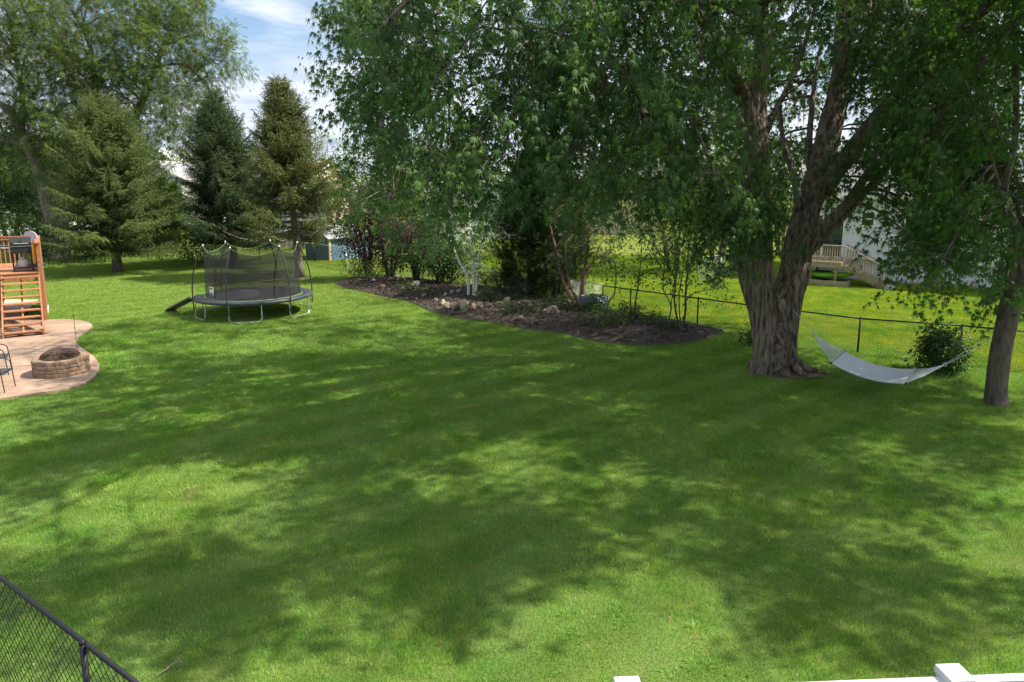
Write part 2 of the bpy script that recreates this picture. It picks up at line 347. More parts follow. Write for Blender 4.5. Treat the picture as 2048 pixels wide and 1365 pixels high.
g = MB(); g.quad((-400, -30, 0), (400, -30, 0), (400, 600, 0), (-400, 600, 0)); ground = tag(g.build('ground', gm), kind='structure')

def grass_patch(i, n, wid, hgt):
    k = int(math.sqrt(n)); gx, gy = np.meshgrid(np.arange(k), np.arange(k)); px = ((gx + rng.uniform(-.3, 1.3, (k, k))) / k - .5).ravel(); py = ((gy + rng.uniform(-.3, 1.3, (k, k))) / k - .5).ravel()
    n = len(px); a = rng.random(n) * 6.283; h = hgt * rng.uniform(.55, 1.25, n); le = rng.uniform(.15, .95, n) * h; la = rng.random(n) * 6.283
    wv = np.stack([np.cos(a), np.sin(a), np.zeros(n)], 1) * (wid * rng.uniform(.6, 1.3, n))[:, None] / 2; p = np.stack([px, py, np.zeros(n)], 1)
    md = np.stack([np.cos(la) * le * .35, np.sin(la) * le * .35, h * .6], 1); tp = np.stack([np.cos(la) * le, np.sin(la) * le, h], 1)
    V = np.stack([p - wv, p + wv, p + md + wv * .8, p + md - wv * .8, p + tp], 1).reshape(-1, 3)
    F = np.array([(0, 1, 2), (0, 2, 3), (3, 2, 4)])[None] + (np.arange(n) * 5)[:, None, None]
    o = tri_mesh('grass_patch_%d' % i, V, F.reshape(-1, 3), gr, None, np.repeat(rng.random(n), 5)); col.objects.unlink(o); return o
pc = bpy.data.collections.new('grass_patches')
for i in range(4): pc.objects.link(grass_patch(i, 4600, .0048, .042))
for i in range(4, 7): pc.objects.link(grass_patch(i, 2300, .0085, .048))
pts, idx, rz = [], [], []
for iy in range(3, 46):
    for ix in range(-32, 34):
        u, v, z = proj((ix, iy, 0))
        if z < 2 or abs(u - CX) > 1100 + 1365 * .8 / z or v < 380: continue
        if v > 1365 + 1365 * 1.2 / z: continue
        pts.append((ix, iy, .0)); idx.append(int(rng.integers(0, 4)) if iy < 17 else int(rng.integers(4, 7))); rz.append(int(rng.integers(0, 4)) * math.pi / 2)
# coarser tufts and weeds here and there
def tuft(i, n, h, wid, rad):
    a = rng.random(n) * 6.283; r_ = rad * np.sqrt(rng.random(n)); p = np.stack([np.cos(a) * r_, np.sin(a) * r_, np.zeros(n)], 1); hh = h * rng.uniform(.6, 1.2, n); la = a + rng.normal(size=n) * .6; le = hh * rng.uniform(.4, 1.1, n)
    wv = np.stack([-np.sin(la), np.cos(la), np.zeros(n)], 1) * wid / 2; md = np.stack([np.cos(la) * le * .4, np.sin(la) * le * .4, hh * .7], 1); tp = np.stack([np.cos(la) * le, np.sin(la) * le, hh * .8], 1)
    V = np.stack([p - wv, p + wv, p + md + wv, p + md - wv, p + tp], 1).reshape(-1, 3); F = np.array([(0, 1, 2), (0, 2, 3), (3, 2, 4)])[None] + (np.arange(n) * 5)[:, None, None]
    o = tri_mesh('grass_patch_%d' % i, V, F.reshape(-1, 3), gr, None, np.repeat(rng.uniform(.3, .98, n), 5)); col.objects.unlink(o); return o
for i, (n, h, wid, rad) in enumerate(((60, .058, .0055, .12), (40, .05, .008, .08), (90, .052, .006, .18))): pc.objects.link(tuft(7 + i, n, h, wid, rad))
for _ in range(520):
    y_ = 3.5 + 16 * rng.random() ** .9; x_ = rng.uniform(-.85, .85) * y_
    if noise.noise(Vector((x_ * .5, y_ * .5, 9))) < -.05: continue
    pts.append((x_, y_, .0)); idx.append(int(rng.integers(7, 10))); rz.append(rng.random() * 6.28)
me = bpy.data.meshes.new('grass'); me.from_pydata(pts, [], [])
me.attributes.new('sz', 'FLOAT_VECTOR', 'POINT').data.foreach_set('vector', [c_ for p_ in pts for c_ in (1, 1, 1 + .45 * noise.noise(Vector((p_[0] * .6, p_[1] * .6, 2))))]); me.attributes.new('idx', 'INT', 'POINT').data.foreach_set('value', idx); me.attributes.new('rz', 'FLOAT', 'POINT').data.foreach_set('value', rz)
me.materials.append(gr)
grass = bpy.data.objects.new('grass', me); col.objects.link(grass); tag(grass, 'short mown green grass covering the lawns', 'grass', kind='stuff')
ng = bpy.data.node_groups.new('lawn_grass', 'GeometryNodeTree'); ng.interface.new_socket('Geometry', in_out='INPUT', socket_type='NodeSocketGeometry'); ng.interface.new_socket('Geometry', in_out='OUTPUT', socket_type='NodeSocketGeometry')
gi = N('NodeGroupInput', ng); go = N('NodeGroupOutput', ng); mp_ = N('GeometryNodeMeshToPoints', ng); ip = N('GeometryNodeInstanceOnPoints', ng); ci = N('GeometryNodeCollectionInfo', ng)
ci.inputs['Collection'].default_value = pc; ci.inputs['Separate Children'].default_value = True; ci.inputs['Reset Children'].default_value = True
na = N('GeometryNodeInputNamedAttribute', ng, data_type='INT'); na.inputs['Name'].default_value = 'idx'; nb = N('GeometryNodeInputNamedAttribute', ng, data_type='FLOAT'); nb.inputs['Name'].default_value = 'rz'
cx_ = N('ShaderNodeCombineXYZ', ng); L(nb.outputs[0], cx_.inputs['Z'], ng)
L(gi.outputs[0], mp_.inputs[0], ng); L(mp_.outputs[0], ip.inputs['Points'], ng); L(ci.outputs[0], ip.inputs['Instance'], ng); ip.inputs['Pick Instance'].default_value = True
L(na.outputs[0], ip.inputs['Instance Index'], ng); L(cx_.outputs[0], ip.inputs['Rotation'], ng); L(ip.outputs[0], go.inputs[0], ng)
nz_ = N('GeometryNodeInputNamedAttribute', ng, data_type='FLOAT_VECTOR'); nz_.inputs['Name'].default_value = 'sz'; L(nz_.outputs[0], ip.inputs['Scale'], ng)
md = grass.modifiers.new('grass', 'NODES'); md.node_group = ng

# patio: stamped, pinkish concrete with a curved edge
edge = [(-60, 812), (0, 803), (60, 794), (120, 785), (165, 773), (190, 757), (199, 738), (192, 722), (176, 708), (160, 697), (154, 688), (158, 677), (172, 668), (183, 660), (184, 653), (172, 647), (150, 643.5), (125, 642.5), (92, 643.5)]
sm = catmull([(G(x, y), 0) for x, y in edge], 4); poly = [(p.x, p.y) for p, _ in sm] + [(-27, 24), (-27, 14)]
pm = bpy.data.materials.new('stamped_concrete'); pm.use_nodes = True; t = pm.node_tree; b = t.nodes['Principled BSDF']
c = ramp(t, wpos_noise(t, .9, 5, .6), [(.3, (.24, .148, .098)), (.55, (.34, .235, .165)), (.75, (.42, .31, .23))])
c = mixc(t, ramp(t, wpos_noise(t, 5, 5, .7), [(.35, (1, 1, 1)), (.5, (0, 0, 0))]), c, (.26, .17, .13)); L(c, b.inputs['Base Color'], t); b.inputs['Roughness'].default_value = .75
bp = N('ShaderNodeBump', t); bp.inputs['Strength'].default_value = .5; bp.inputs['Distance'].default_value = .02; L(wpos_noise(t, 7, 5, .6), bp.inputs['Height'], t); L(bp.outputs[0], b.inputs['Normal'], t)
patio = MB().prism(poly, -.05, .065).build('patio', pm); tag(patio, kind='structure')

# planting bed: a low mound of bark mulch, with edging
bed_front = [(668, 569), (700, 579), (755, 591), (820, 605), (865, 625), (915, 638), (985, 647), (1050, 659), (1120, 668), (1180, 681), (1235, 690), (1290, 693), (1345, 690), (1400, 682), (1447, 667)]
bed_back = [(1447, 664), (1394, 652), (1260, 629), (1150, 609), (1027, 583), (930, 571), (830, 560), (740, 557), (690, 560)]
bf = [p for p, _ in catmull([(G(*q), 0) for q in bed_front], 3)]; bb = [p for p, _ in catmull([(G(*q), 0) for q in bed_back], 3)]
ring = bf + bb
def inside(poly, x, y):
    c = False; j = len(poly) - 1
    for i in range(len(poly)):
        a, b_ = poly[i], poly[j]
        if (a[1] > y) != (b_[1] > y) and x < (b_[0] - a[0]) * (y - a[1]) / (b_[1] - a[1]) + a[0]: c = not c
        j = i
    return c
RING = np.array([(p.x, p.y) for p in ring])
def edge_dist(x, y):
    A = RING; B = np.roll(RING, -1, 0); P = np.array([x, y]); d = B - A; tt = np.clip(((P - A) * d).sum(1) / ((d * d).sum(1) + 1e-9), 0, 1); return np.sqrt((((A + d * tt[:, None]) - P) ** 2).sum(1)).min()
def bed_z(x, y): return .05 + min(.22, .2 * edge_dist(x, y)) * (1 + .3 * noise.noise(Vector((x * .8, y * .8, 1)))) + .018 * noise.noise(Vector((x * 5, y * 5, 3)))
bm = bmesh.new(); vs_ = [bm.verts.new((p.x, p.y, .03)) for p in ring]; bm.faces.new(vs_); bmesh.ops.triangulate(bm, faces=bm.faces[:])
for _ in range(7):
    es = [e for e in bm.edges if e.calc_length() > .3]
    if not es: break
    bmesh.ops.subdivide_edges(bm, edges=es, cuts=1); bmesh.ops.triangulate(bm, faces=bm.faces[:])
for v in bm.verts: v.co.z = bed_z(v.co.x, v.co.y)
for e in [e for e in bm.edges if e.is_boundary]:
    for v in e.verts: v.co.z = .055
me = bpy.data.meshes.new('mulch_bed'); bm.to_mesh(me); bm.free()
mm_ = bpy.data.materials.new('bark_mulch'); mm_.use_nodes = True; t = mm_.node_tree; b = t.nodes['Principled BSDF']
c = ramp(t, wpos_noise(t, 28, 4, .7), [(.3, (.012, .008, .006)), (.5, (.036, .024, .017)), (.72, (.11, .075, .055))]); c = mixc(t, ramp(t, wpos_noise(t, 1.2, 3), [(.55, (0, 0, 0)), (.75, (.5, .5, .5))]), c, (.10, .075, .056))
L(c, b.inputs['Base Color'], t); b.inputs['Roughness'].default_value = .95
bp = N('ShaderNodeBump', t); bp.inputs['Strength'].default_value = 1; bp.inputs['Distance'].default_value = .03; L(wpos_noise(t, 30, 4, .7), bp.inputs['Height'], t); L(bp.outputs[0], b.inputs['Normal'], t)
me.materials.append(mm_); bed = bpy.data.objects.new('mulch_bed', me); col.objects.link(bed); tag(bed, kind='structure')
# loose bark chips over the mulch
n = 9000; xs = []
while len(xs) < n:
    x, y = rng.uniform(RING[:, 0].min(), RING[:, 0].max()), rng.uniform(RING[:, 1].min(), RING[:, 1].max())
    if inside(ring_xy := [(p.x, p.y) for p in ring] if not xs else ring_xy, x, y): xs.append((x, y, bed_z(x, y) + .012))
xs = np.array(xs); chip = (np.array([(-.5, -.22, 0), (.5, -.16, .05), (.45, .2, -.03), (-.45, .22, .04)]), np.array([(0, 1, 2, 3)]))
M['chip'] = leaf_mat('bark_chip', (.018, .012, .009), (.17, .12, .085), .0)
Lv = Leaves(); Lv.add(*scatter(*chip, xs, rng.normal(size=(n, 3)) * np.array([1, 1, .25]), np.array([0, 0, 1.]) + rng.normal(size=(n, 3)) * .45, rng.uniform(.04, .11, n), rng.random(n) ** 2.2))
tag(Lv.build('mulch_chips', M['chip'], bed), kind='stuff')
# low black edging strip along the lawn side
e = MB(); [e.bar(bf[i] + Vector((0, 0, .012)), bf[i + 1] + Vector((0, 0, .012)), .014, .1) for i in range(len(bf) - 1)]
ed = e.build('bed_edging', mat('grey_brown_edging', (.11, .10, .085), .8)); tag(ed, 'thin pale edging strip between mulch bed and lawn', 'edging')

# ------------------------------------------------------------------ trees
def limb_mesh(mb, trace, n=10, seg=5, fn=None):
    sm_ = catmull(trace, seg); mb.tube([p for p, _ in sm_], [r for _, r in sm_], n, True, fn); return [(p, r) for p, r in sm_]
def bark_fn(amp, freq=9, zs=1.3):
    def fn(i, t, p):
        return 1 + amp * (noise.noise(Vector((math.cos(t) * freq * .35, math.sin(t) * freq * .35, p.z * zs))) + .6 * noise.noise(Vector((math.cos(t) * freq, math.sin(t) * freq, p.z * zs * 1.6 + 5))))
    return fn
def add_branch(mb, a, ra, b, rb, sag=.15, n=5):
    """curved branch from a limb point to a foliage cluster"""
    a, b = Vector(a), Vector(b); m1 = a.lerp(b, .5) + Vector((random.uniform(-.2, .2), random.uniform(-.2, .2), (b - a).length * sag))
    sm_ = catmull([(a, ra), (m1, (ra + rb) * .5), (b, rb)], 4); mb.tube([p for p, _ in sm_], [r for _, r in sm_], n, False); return sm_
def crown_clusters(mb, limb_pts, clusters, lv, tpl, lsize, sprays, nleaf, spread, slen, droop, tint0=.45, out=None, twig_r=.012, hang=0):
    """clusters: list of (Vector centre, radius). Grows a branch from the nearest limb point and hangs leafy sprays along its outer half."""
    LP = np.array([tuple(p) for p, r in limb_pts]); LR = np.array([r for p, r in limb_pts])
    for c, rad in clusters:
        d = np.linalg.norm(LP - np.array(c), axis=1); d = d + (np.maximum(0, c.z + .4 - LP[:, 2]) * hang if hang else np.maximum(0, LP[:, 2] - c.z + .3) * .5); k = int(np.argmin(d)); a = Vector(LP[k])
        br = add_branch(mb, a, min(LR[k] * .6, .03 + .012 * (c - a).length), c, .014, random.uniform(.05, .2))
        m = max(3, int(sprays * rad * rad * random.uniform(.75, 1.25)))
        base = np.array([tuple(c)] * m) + rng.normal(size=(m, 3)) * rad * np.array([.5, .5, .36])
        o = np.array(tuple((c - a).normalized())); dr = unit(unit(base - np.array(c)) * .9 + o * .35 + rng.normal(size=(m, 3)) * .35 + np.array([0, 0, -.15]))
        Ls = slen * rng.uniform(.6, 1.35, m); ti = np.clip(tint0 + rng.normal() * .2 + rng.normal(size=m) * .14, 0, 1)
        lv.add(*spray_leaves(base, dr, Ls, nleaf, spread, droop, lsize, tpl, ti, pend=tpl is TPL_MAPLE))
        for q in range(m):
            p0 = Vector(c).lerp(Vector(base[q]), 0) if q % 3 == 0 else Vector(c).lerp(a, random.uniform(0, .3)); p1 = Vector(base[q]); p2 = p1 + Vector(dr[q]) * Ls[q] * .8 + Vector((0, 0, -droop * Ls[q] * .6))
            mb.tube([p0, p1, p2], [twig_r, twig_r * .7, twig_r * .3], 3, False)
def pmask(poly, n, zr, mind=0, rad=(.6, 1.0), avoid=()):
    xs_ = [p[0] for p in poly]; ys_ = [p[1] for p in poly]; out = []; tries = 0
    while len(out) < n and tries < n * 60:
        tries += 1; x, y = random.uniform(min(xs_), max(xs_)), random.uniform(min(ys_), max(ys_))
        if not inside(poly, x, y): continue
        if any(((x - a) / c_) ** 2 + ((y - b_) / d_) ** 2 < 1 for a, b_, c_, d_ in avoid): continue
        if mind and any((x - o[2]) ** 2 + (y - o[3]) ** 2 < mind * mind for o in out): continue
        z = random.uniform(*zr); out.append((Z(x, y, z), random.uniform(*rad), x, y))
    return [(o[0], o[1]) for o in out]

# where the photograph's lawn lies in shade and where sun flecks reach it (photo coordinates of ground spots)
dark = [(95, 702, 80, 12), (60, 772, 70, 10), (110, 672, 60, 7), (260, 662, 130, 14), (430, 660, 190, 16), (620, 655, 200, 16), (900, 670, 150, 20), (400, 690, 260, 40), (750, 700, 330, 60), (1150, 740, 300, 70), (1450, 800, 260, 90), (1800, 800, 220, 60), (620, 830, 160, 40), (150, 900, 180, 50), (60, 960, 120, 40), (700, 930, 200, 60), (1300, 880, 280, 90), (1650, 900, 250, 80),
        (800, 1030, 260, 45), (330, 1110, 240, 60), (150, 1180, 120, 40), (420, 1220, 150, 40), (760, 1150, 140, 90), (1130, 1020, 220, 40), (1600, 1010, 260, 50), (1500, 1130, 200, 70), (1750, 1170, 200, 60), (1600, 1240, 170, 50), (1980, 1230, 90, 60), (1900, 880, 160, 40), (980, 820, 200, 40), (300, 1270, 120, 30), (1000, 1120, 120, 40)]
light = [(560, 690, 70, 7), (700, 742, 60, 8), (450, 722, 60, 7), (850, 702, 60, 7), (1000, 762, 70, 8), (650, 852, 60, 10), (300, 762, 50, 8), (780, 800, 50, 8), (520, 765, 40, 6), (220, 690, 40, 6), (1180, 790, 60, 9), (1400, 900, 60, 12), (1500, 1000, 50, 12), (1020, 910, 110, 40), (900, 985, 110, 30), (430, 830, 130, 30), (670, 795, 60, 14), (930, 785, 50, 12), (400, 960, 110, 45), (170, 1060, 190, 45), (80, 1120, 100, 30), (1250, 1150, 170, 45), (1080, 1200, 150, 45), (620, 1290, 300, 50), (1150, 1300, 300, 50), (1950, 980, 110, 50), (1300, 735, 160, 16), (1480, 770, 100, 12), (620, 1060, 60, 30), (1240, 820, 50, 14), (1060, 690, 70, 10), (530, 660, 40, 8), (1760, 1060, 80, 20), (230, 1000, 120, 30), (860, 1080, 40, 20), (250, 800, 60, 14), (1800, 1290, 120, 30)]
def ell(e, x, y): return ((x - e[0]) / e[2]) ** 2 + ((y - e[1]) / e[3]) ** 2
Sv = S / S.z
def lit_hit(p):
    g_ = Vector(p) - Sv * p[2]; x, y, z = proj(g_)
    return z > 1 and any(ell(e, x, y) < 1.1 for e in light)
def thin(cl_, keep=.15): return [q for q in cl_ if not lit_hit(q[0]) or random.random() < keep]
# --- the great silver maple with twin trunks
maple = thing('maple_tree', 'huge old silver maple with twin trunks shading the lawn, hammock tied to it', 'tree', G(1555, 742))
tz = gz(1555, 742)
PZ = lambda px, py, dz=0: Z(px, py, tz + dz)
mb = MB(); LP = []
fl = bark_fn(.13, 10, 1.2)
def flare(i, t, p): return fl(i, t, p) * (1 + max(0, .45 - p.z) ** 1.4 * (.32 + .4 * math.sin(5 * t + .6) + .25 * math.sin(9 * t)))
k = 1 / 81.25
def T(trace, n=14, seg=5, fn=None):
    global LP
    LP += limb_mesh(mb, [(PZ(x, y, dz) if not hold else PZ(x, y, dz), w_ * .5 / 81.25) for x, y, dz, w_, hold in [(q + (0,))[:5] for q in trace]], n, seg, fn or bark_fn(.09, 8, 1.2))
T([(1530, 760, -.1, 58), (1530, 725, -.1, 50), (1529, 690, -.1, 47), (1526, 640, -.1, 50), (1518, 590, -.1, 58), (1512, 550, 0, 66), (1507, 500, 0, 74), (1506, 440, 0, 68), (1508, 380, .1, 62), (1511, 300, .2, 50), (1513, 219, .3, 41), (1516, 164, .3, 38), (1526, 91, .2, 35), (1521, 18, 0, 31), (1524, -90, -.2, 25), (1516, -240, -.4, 16), (1500, -380, -.4, 7)], 36, 6, flare)
T([(1578, 757, .1, 50), (1576, 725, .1, 40), (1575, 690, .1, 37), (1577, 640, .15, 40), (1582, 590, .2, 48), (1590, 540, .3, 58), (1600, 480, .4, 56), (1617, 410, .5, 54), (1640, 340, .6, 52), (1662, 250, .7, 48), (1682, 164, .8, 43), (1688, 91, .8, 41), (1694, 11, .9, 38), (1702, -100, 1, 30), (1712, -250, 1, 18), (1730, -390, 1, 7)], 36, 6, flare)
T([(1554, 757, -.2, 54), (1554, 725, -.2, 46), (1554, 690, -.12, 42), (1556, 640, .05, 38), (1558, 600, .15, 32), (1560, 570, .25, 22), (1562, 545, .3, 8)], 24, 5, flare)
T([(1494, 530, 0, 60), (1479, 487, -.2, 46), (1447, 440, -.6, 38), (1400, 378, -1.2, 34), (1357, 331, -1.8, 31), (1310, 281, -2.4, 28), (1281, 234, -2.9, 25), (1252, 202, -3.2, 23), (1208, 174, -3.7, 20), (1150, 150, -4.2, 14), (1080, 110, -4.8, 9), (1010, 60, -5.3, 5)])
T([(1480, 470, .4, 30), (1440, 400, .6, 26), (1385, 322, .4, 23), (1330, 262, 0, 19), (1270, 180, -.6, 16), (1200, 90, -1.2, 12), (1100, 20, -2, 10), (1000, -30, -2.6, 8), (890, -20, -3.2, 6), (800, 40, -3.8, 4)])
T([(1508, 300, .2, 34), (1497, 222, .1, 26), (1461, 161, -.3, 22), (1435, 113, -.6, 20), (1405, 40, -1, 16), (1380, -60, -1.4, 12), (1330, -180, -2, 6)])
T([(1500, 290, .1, 20), (1475, 234, 0, 15), (1439, 190, -.3, 12), (1405, 150, -.5, 9), (1340, 110, -1, 7), (1270, 60, -1.6, 4)])
T([(1640, 380, .5, 52), (1683, 329, .3, 38), (1738, 256, 0, 31), (1786, 197, -.3, 26), (1848, 139, -.6, 22), (1921, 62, -1, 16), (1990, -20, -1.4, 10), (2060, -110, -1.8, 5)])
T([(1682, 180, .8, 24), (1713, 110, .6, 19), (1738, 62, .4, 16), (1764, 15, .2, 13), (1810, -80, 0, 8)])
T([(1598, 530, .2, 30), (1640, 462, -.2, 22), (1690, 412, -.6, 19), (1735, 350, -1, 15), (1790, 300, -1.4, 10), (1860, 270, -1.8, 6)])
T([(1612, 505, .5, 30), (1668, 452, .9, 20), (1720, 395, 1.3, 15), (1775, 330, 1.7, 13), (1830, 252, 2.2, 13), (1903, 208, 2.6, 9), (1970, 160, 3, 5)])
T([(1520, 290, .2, 18), (1552, 219, .5, 13), (1577, 172, .8, 11), (1603, 106, 1.1, 9), (1629, 18, 1.4, 7), (1640, -60, 1.6, 4)])
T([(1600, 420, .3, 22), (1588, 354, .5, 14), (1566, 280, .8, 10), (1560, 200, 1, 6)])
T([(1632, 360, .6, 24), (1618, 310, .9, 14), (1629, 164, 1.4, 9), (1650, 60, 1.8, 5)])
T([(1500, 210, .2, 22), (1420, 60, -2, 18), (1300, -60, -4, 14), (1150, -120, -5, 11), (950, -80, -5.6, 9), (820, 0, -5.9, 7), (760, 60, -6, 4)])
T([(1205, 175, -3.7, 14), (1110, 140, -2.8, 11), (1000, 150, -2.3, 8), (900, 190, -2, 5)])
T([(880, 25, -4.4, 5), (840, 45, -4.5, 4), (812, 75, -4.6, 3.2), (806, 120, -4.7, 2.4), (800, 190, -4.7, 1.6)], 6)
# roots
for a_, l_ in ((200, .9), (250, .8), (300, .9), (340, 1.2), (10, .8), (160, .7)):
    d_ = Vector((math.cos(R(a_)), math.sin(R(a_)), 0)); b_ = G(1556, 742); p_ = b_ + d_ * .33
    mb.tube([p_ + Vector((0, 0, .32)), p_ + d_ * .3 + Vector((0, 0, .12)), p_ + d_ * l_ * .55 + Vector((.05, .04, .015)), p_ + d_ * l_ * .8 + Vector((0, 0, -.05))], [.12, .085, .05, .02], 8)
lv = Leaves()
holes = [(985, 215, 22, 45), (1543, 190, 20, 60), (560, 90, 60, 70), (1660, 250, 10, 60), (1000, 520, 40, 70)]
curtain = [(690, -60), (700, 20), (685, 95), (720, 110), (720, 160), (725, 200), (725, 250), (730, 330), (735, 350), (750, 395), (850, 435), (940, 425), (965, 365), (1040, 325), (1140, 360), (1230, 380), (1310, 395), (1400, 410), (1440, 360), (1430, 250), (1410, 100), (1400, -60)]
cl = thin(pmask(curtain, 165, (11.0, 17.5), 31, (.42, .72), holes))
cl += pmask([(1380, 340), (1440, 370), (1480, 420), (1490, 480), (1440, 500), (1380, 450)], 7, (15.0, 16.0), 25, (.4, .55))
cl += pmask([(1440, 330), (1560, 340), (1560, 450), (1530, 500), (1490, 510), (1450, 440)], 15, (15.2, 16.0), 20, (.32, .48))
cl += pmask([(1400, -60), (1660, -60), (1640, 200), (1600, 360), (1440, 330), (1420, 120)], 34, (18.5, 23.5), 30, (.5, .9), holes)
cl += pmask([(1400, -60), (1640, -60), (1620, 60), (1500, 130), (1430, 160)], 6, (12.5, 15.5), 36, (.45, .7), holes)
cl += pmask([(1660, -60), (1990, -60), (1990, 300), (1900, 380), (1790, 390), (1730, 340), (1740, 240), (1690, 120)], 54, (15.0, 21), 26, (.5, .85))
cl += pmask([(1690, -60), (1990, -60), (1980, 260), (1860, 320), (1740, 200)], 24, (17, 22), 28, (.5, .8))
cl += pmask([(1650, 340), (1750, 350), (1740, 440), (1670, 430)], 7, (17.5, 19), 22, (.3, .45))
cl += pmask([(1790, 400), (1860, 400), (1850, 480), (1800, 480)], 4, (15, 16.5), 26, (.35, .55))
crown_clusters(mb, LP, cl, lv, TPL_MAPLE, .13, 34, 26, .13, .55, .55, .48, hang=1.0)
# --- upper crown, above the frame: thick where the lawn below lies in shade, open where the sun reaches it
ELL = [((5.2, 15.2, 11.0), (13.0, 12.0, 8.5), 0), ((13.5, 12.5, 10.5), (9.0, 11.0, 8.0), 1)]
upper = [[], []]; tries = 0
wts = [(e[2] * e[3] * (6236 / (e[1] - 374)) ** 3) ** .75 for e in dark]
while len(upper[0]) + len(upper[1]) < 265 and tries < 40000:
    tries += 1; e = random.choices(dark, wts)[0]; a = random.random() * 6.283; r_ = math.sqrt(random.random()); x, y = e[0] + e[2] * r_ * math.cos(a), e[1] + e[3] * r_ * math.sin(a)
    if any(ell(q, x, y) < 1 for q in light): continue
    c_ = G(x, y) + Sv * random.uniform(7.8, 13.5); u, v, z = proj(c_)
    if z > 3 and -60 < u < 2110 and v > -150: continue
    if z < 3 and c_.z < 9: continue
    hit = [k_ for k_, (cc, rr, _) in enumerate(ELL) if sum(((c_[i] - cc[i]) / rr[i]) ** 2 for i in range(3)) < 1]
    if not hit: continue
    if any((c_ - q).length < .75 for q, _ in upper[0] + upper[1]): continue
    k_ = hit[0] if len(hit) == 1 else random.choice(hit); upper[k_].append((c_, random.uniform(.55, .85)))
print('UPPER', len(upper[0]), len(upper[1]), tries)
def auto_limbs(mbx, LPx, root, ends, r0=.12):
    for e_ in ends:
        ra, rb = Vector(root), Vector(e_); wob = lambda k_: Vector((random.uniform(-k_, k_), random.uniform(-k_, k_), random.uniform(-k_, k_) * .6))
        LPx += limb_mesh(mbx, [(ra, r0), (ra.lerp(rb, .25) + Vector((0, 0, .7)) + wob(.5), r0 * .8), (ra.lerp(rb, .5) + Vector((0, 0, .9)) + wob(.8), r0 * .55), (ra.lerp(rb, .75) + Vector((0, 0, .5)) + wob(.8), r0 * .35), (rb, .015)], 7, 4)
top = PZ(1521, 18); auto_limbs(mb, LP, top, [(-4, 12, 12.5), (-5, 16.5, 12), (0, 9, 12), (3, 7.5, 12.5), (1, 20, 14), (6, 22, 14), (9, 9, 13), (12, 18, 14), (5, 14, 17), (-1, 14, 15)], .085)
crown_clusters(mb, LP, upper[0], lv, TPL_MAPLE, .165, 32, 15, .16, .5, .35, .45, twig_r=.014)
tk = mb.build('trunk', M['bark'], None, True); cr = lv.build('crown', M['maple'], None)
def adopt(root, *obs):
    for o_ in obs: o_.parent = root; o_.matrix_parent_inverse = root.matrix_basis.inverted()
bpy.context.view_layer.update(); adopt(maple, tk, cr)

# --- the slimmer tree that holds the hammock's other end
rt = thing('shade_tree', 'slim leaning tree with dark bark at the far end of the hammock', 'tree', G(1992, 808)); rz_ = gz(1992, 808)
mb = MB(); LP = []; PZ = lambda px, py, dz=0: Z(px, py, rz_ + dz); s_ = 1365 / rz_
def T2(trace, n=14):
    global LP
    LP += limb_mesh(mb, [(PZ(x, y, dz), w_ * .5 / s_) for x, y, dz, w_ in trace], n, 5, bark_fn(.06, 7, 1.4))
T2([(1992, 822, 0, 52), (1992, 800, 0, 42), (1994, 760, 0, 38), (1999, 720, 0, 37), (2008, 670, 0, 37), (2022, 610, 0, 38), (2034, 560, 0, 36), (2048, 510, 0, 33), (2066, 440, 0, 30), (2080, 330, 0, 27), (2090, 150, 0, 22), (2100, -80, 0, 16), (2120, -300, 0, 8)], 20)
T2([(2026, 590, 0, 24), (2022, 520, -.1, 17), (2030, 470, -.2, 15), (2026, 440, -.2, 15), (2010, 415, -.3, 13), (2012, 360, -.4, 12), (2030, 280, -.5, 11), (2032, 150, -.7, 10), (2028, 0, -.9, 8), (2020, -140, -1, 5)], 12)
T2([(2050, 480, 0, 18), (2032, 455, -.2, 14), (2006, 400, -.4, 11), (1985, 330, -.8, 8), (1960, 250, -1.2, 6), (1930, 160, -1.6, 4)], 10)
T2([(2050, 470, 0, 9), (2010, 350, .6, 7), (1940, 285, 1, 5), (1865, 295, 1.4, 4), (1800, 370, 1.6, 2.5), (1778, 460, 1.7, 1.5)], 8)
T2([(2040, 500, 0, 7), (2005, 410, .5, 4), (1950, 375, .8, 3), (1900, 405, 1, 2), (1880, 480, 1, 1)], 8)
lv = Leaves()
cl = pmask([(1850, -60), (2110, -60), (2110, 420), (2060, 520), (1960, 560), (1890, 530), (1870, 430), (1850, 300), (1880, 120)], 70, (12.6, 17.0), 24, (.42, .72))
cl += pmask([(1800, 440), (1880, 460), (1900, 550), (1810, 530)], 6, (15.5, 17), 24, (.28, .42))
cl += pmask([(1970, 560), (2040, 540), (2048, 600), (1980, 610)], 5, (13.5, 15.5), 16, (.25, .35))
cl += pmask([(1800, 250), (1960, 300), (1950, 480), (1820, 440)], 16, (14.5, 17), 26, (.45, .65))
cl += pmask([(1890, 360), (2010, 360), (2000, 500), (1900, 500)], 9, (14.8, 17), 26, (.35, .5))
cl = thin(cl, .6)
cl += [(PZ(x, y, .2), .28) for x, y in ((1770, 455), (1815, 560), (1850, 570), (1890, 550))]
auto_limbs(mb, LP, PZ(2090, 150), [(9, 8, 11), (12, 5.5, 12), (16, 8, 12), (18, 13, 12), (13, 16, 15), (8, 12, 13), (11, 10, 15), (6.5, 6, 12)], .05)
crown_clusters(mb, LP, cl, lv, TPL_MAPLE, .12, 20, 27, .14, .55, .5, .5, hang=1.2)
crown_clusters(mb, LP, upper[1], lv, TPL_MAPLE, .165, 32, 15, .16, .5, .35, .45, twig_r=.014)
tk = mb.build('trunk', M['bark_d'], None, True); cr = lv.build('crown', M['maple_r'], None)
lv = Leaves(); dc = [Z(x, y, 15.8) for x, y in ((1884, 545), (1888, 570), (1950, 545), (1925, 530), (1992, 568))]
